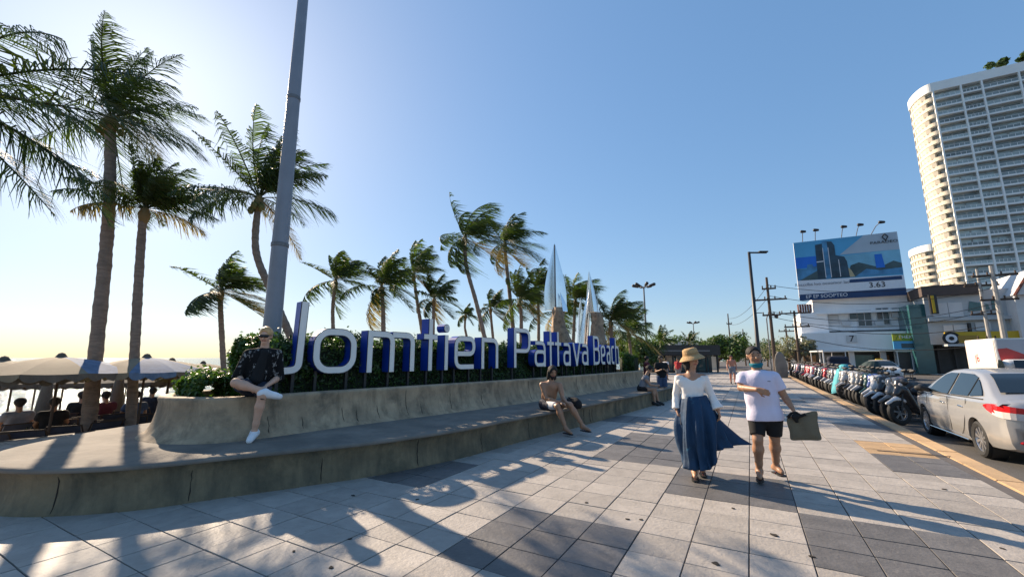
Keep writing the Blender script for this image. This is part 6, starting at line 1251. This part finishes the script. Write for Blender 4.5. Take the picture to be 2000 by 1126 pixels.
ki = thing('kiosk', 'long black flat-roofed kiosk at the end of the promenade', 'kiosk', (pa[0], pa[1], -.0), ang)
MB().box((kw / 2, 2, kh - .55), (kw, 4.4, 1.1), ch=.04).build('roof', 'kiosk_black', ki); MB().box((kw / 2, 2.6, (kh - 1.1) / 2), (kw - .6, 2.6, kh - 1.12)).build('wall', 'kiosk_glass', ki)
for k in range(7): MB().box((.3 + k * (kw - .6) / 6, .1, (kh - 1.1) / 2), (.14, .14, kh - 1.12)).build('post', 'kiosk_black', ki)
MB().box((kw * .5, -.215, kh - .62), (kw * .7, .02, .12)).build('sign_strip', 'steel_grey', ki)
for k in range(4): MB().box((kw * (.2 + .2 * k), 1.22, (kh - 1.2) / 2), (1.6, .06, kh - 1.5)).build('window', 'teal_glass', ki)
q = at(1338, 690, 75); gh = thing('gabled_pavilion', 'pale grey gabled roof pavilion showing behind the kiosk', 'building', (q[0], q[1], -.3)); zt = at(1338, 664, 75)[2] + .3
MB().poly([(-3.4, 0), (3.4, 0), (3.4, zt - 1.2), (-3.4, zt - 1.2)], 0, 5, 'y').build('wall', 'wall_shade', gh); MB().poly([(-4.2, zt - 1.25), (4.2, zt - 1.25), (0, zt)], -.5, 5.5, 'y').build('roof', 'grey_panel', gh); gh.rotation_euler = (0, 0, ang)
q = ground(1394, 722); wp = thing('white_board', 'white upright notice board with a round top sign by the kiosk', 'sign', (q[0], q[1], 0)); MB().box((0, 0, .85), (.75, .3, 1.7), rz=ang, ch=.03).build('board', 'paint_white', wp); MB().tube([(0, 0, 1.6), (0, 0, 2.6)], .04, 6).build('post', 'steel_grey', wp); MB().wheel((0, -.05, 2.75), (.3, -1, 0), [(.001, 0), (.26, 0), (.26, .05), (.001, .05)], 20).build('round_sign', 'cloth_grey', wp)
q = ground(1527, 737); st = thing('standing_stone', 'smooth grey rounded standing stone at the paving edge', 'stone', (q[0], q[1], -.01), YAW)
zt = at(1528, 686, math.hypot(q[0], q[1]))[2]; w = .5; V = []
for i in range(12):
    v = i / 11; hw = w * (math.sqrt(max(0, 1 - ((v - .40) / .62) ** 2)) if v > .4 else .84 + .16 * math.sin(v / .4 * math.pi / 2))
    V += [(hw * math.cos(a) + .06 * (1 - v), .17 * math.sin(a) * (1 - .4 * v), v * zt) for a in np.linspace(0, 2 * math.pi, 24, endpoint=False)]
MB().add(V, [(i * 24 + k, i * 24 + (k + 1) % 24, i * 24 + 24 + (k + 1) % 24, i * 24 + 24 + k) for i in range(11) for k in range(24)] + [tuple(11 * 24 + k for k in range(24))]).build('slab', 'stone_grey', st, smooth=True); MB().box((0, 0, .03), (1.3, .6, .07), ch=.02).build('plinth', 'concrete', st)
# ---- lamps and poles
q = ground(1487, 746); D = math.hypot(q[0], q[1]); zt = at(1461, 492, D)[2]; lp = thing('street_lamp', 'tall black street lamp with a short flat arm on the promenade', 'street lamp', (q[0], q[1], 0), YAW)
MB().tube([(0, 0, 0), (0, 0, 1.2), (0, 0, zt)], [.14, .13, .085], 14).build('pole', 'black_metal', lp, smooth=True); MB().box((.55, 0, zt - .05), (1.25, .1, .09)).build('arm', 'black_metal', lp); MB().box((.95, 0, zt + .01), (.62, .26, .09), ch=.03).build('lamp_head', 'black_metal', lp); MB().box((0, 0, .05), (.4, .4, .1)).build('base_plate', 'black_metal', lp); MB().box((.25, 0, zt * .52), (.45, .05, .05)).build('banner_bracket', 'black_metal', lp)
for px, yt, yb, D, lab in ((1264, 558, 690, 45, 'tall mast with a ring of lamp heads beside the palms'), (1358, 630, 690, 90, 'small far mast with lamp ring over the kiosk')):
    q = at(px, 690, D); zt = at(px, yt, D)[2]; ms = thing('lamp_mast', lab, 'lamp mast', (q[0], q[1], -.05)); MB().tube([(0, 0, 0), (0, 0, zt)], [.13, .07], 10).build('pole', 'steel_grey', ms)
    for k in range(6):
        a = k * math.pi / 3; m = MB().tube([(0, 0, zt - .15), (math.cos(a) * .65, math.sin(a) * .65, zt + .05)], .04, 6).build('arm', 'steel_grey', ms); organic('lamp_head', 'black_metal', m, [((math.cos(a) * .6, math.sin(a) * .6, zt + .02), (math.cos(a) * 1.05, math.sin(a) * 1.05, zt + .16), .13, .17)], .05, local=True)
def upole(label, px, yt, D, arms, mt_='pole_concrete', r0=.16):
    q = at(px, 690, D); zt = at(px, yt, D)[2]; u_ = thing('utility_pole', label, 'utility pole', (q[0], q[1], -.15), 0, 'utility poles along the street'); MB().tube([(0, 0, 0), (0, 0, zt + .15)], [r0, r0 * .6], 8).build('pole', mt_, u_)
    for dz, w in arms:
        z = zt - dz; ca = MB().box((.1, 0, z), (w, .12, .14)).build('crossarm', 'wood_dark', u_)
        for k in np.linspace(-.45, .45, 4): MB().lathe([(.03, .07), (.06, .12), (.04, .2), (.07, .24), (.02, .3)], 8, (.1 + k * w, 0, z)).build('insulator', 'wood_dark', ca)
    return np.array([q[0], q[1], zt])
poles = [upole('dark utility pole with crossarms between the street lamp and the billboard', 1512, 540, 44, ((.9, 1.1), (1.9, 2.6), (3.3, 1.4)), 'wood_dark'), upole('utility pole with wide crossarm touching the white shop house', 1560, 606, 52, ((.1, 2.6), (1.5, 2.2)), 'wood_dark'), upole('far utility pole down the street with a single arm', 1428, 612, 80, ((1.6, .8),), 'wood_dark', .14), upole('slim far pole near the end of the street', 1455, 642, 95, ((.9, 1.2),), 'wood_dark', .14), upole('pale concrete utility pole in front of the yellow-signed building', 1968, 515, 47, ((.6, 2.4), (2.4, 2.0)), 'pole_concrete', .22), upole('second thinner concrete pole beside the gabled house pole', 1938, 522, 50, ((1.2, 2.0), (3.5, 1.8), (5.5, 1.6)), 'pole_concrete', .15), upole('small street pole in the cluster left of the shop house', 1540, 640, 70, ((.3, 2.0),), 'wood_dark')]
def cable(label, a, b, sag, r=.022):
    mid = [lerp(a, b, t) - Zu * sag * 4 * t * (1 - t) for t in np.linspace(0, 1, 14)]; c0 = mid[0]; o = MB().tube(mid, r, 5).build('power_cable', 'cable'); o.data.transform(Matrix.Translation(-Vector([float(v) for v in c0]))); o.location = tuple(float(v) for v in c0); tag(o, label, 'cable', 'power cables across the street')
for nth, dz in zip(('topmost', 'second', 'third', 'lowest'), (.7, 1.7, 3.1, 3.6)): cable(nth + ' black power cable strung from the dark pole to the concrete pole', poles[0] - Zu * dz, poles[4] - Zu * (dz * .8 + .3), .8 + dz * .1)
for nth, dz in zip(('upper', 'lower'), (1.2, 2.6)): cable(nth + ' black power cable crossing in front of the white shop house', poles[1] - Zu * dz, poles[5] - Zu * (dz + 3.4), .9, .028)
for nth, dz in zip(('upper', 'lower'), (.8, 1.8)): cable(nth + ' thin power cable running down the street between the far poles', poles[0] - Zu * dz, poles[2] - Zu * dz, .9)
q = at(1497, 620, 60); lm = thing('street_lamp', 'grey street lamp with curved swan-neck arm behind the black lamp', 'street lamp', (q[0], q[1], -.13)); MB().tube([(0, 0, 0), (0, 0, q[2]), (.15, 0, q[2] + .5), (.6, 0, q[2] + .65), (1.0, 0, q[2] + .4)], .07, 8).build('pole', 'steel_grey', lm); organic('lamp_head', 'black_metal', lm, [((1.0, 0, q[2] + .3), (1.05, 0, q[2] + .2), .2, .22)], .06, local=True)
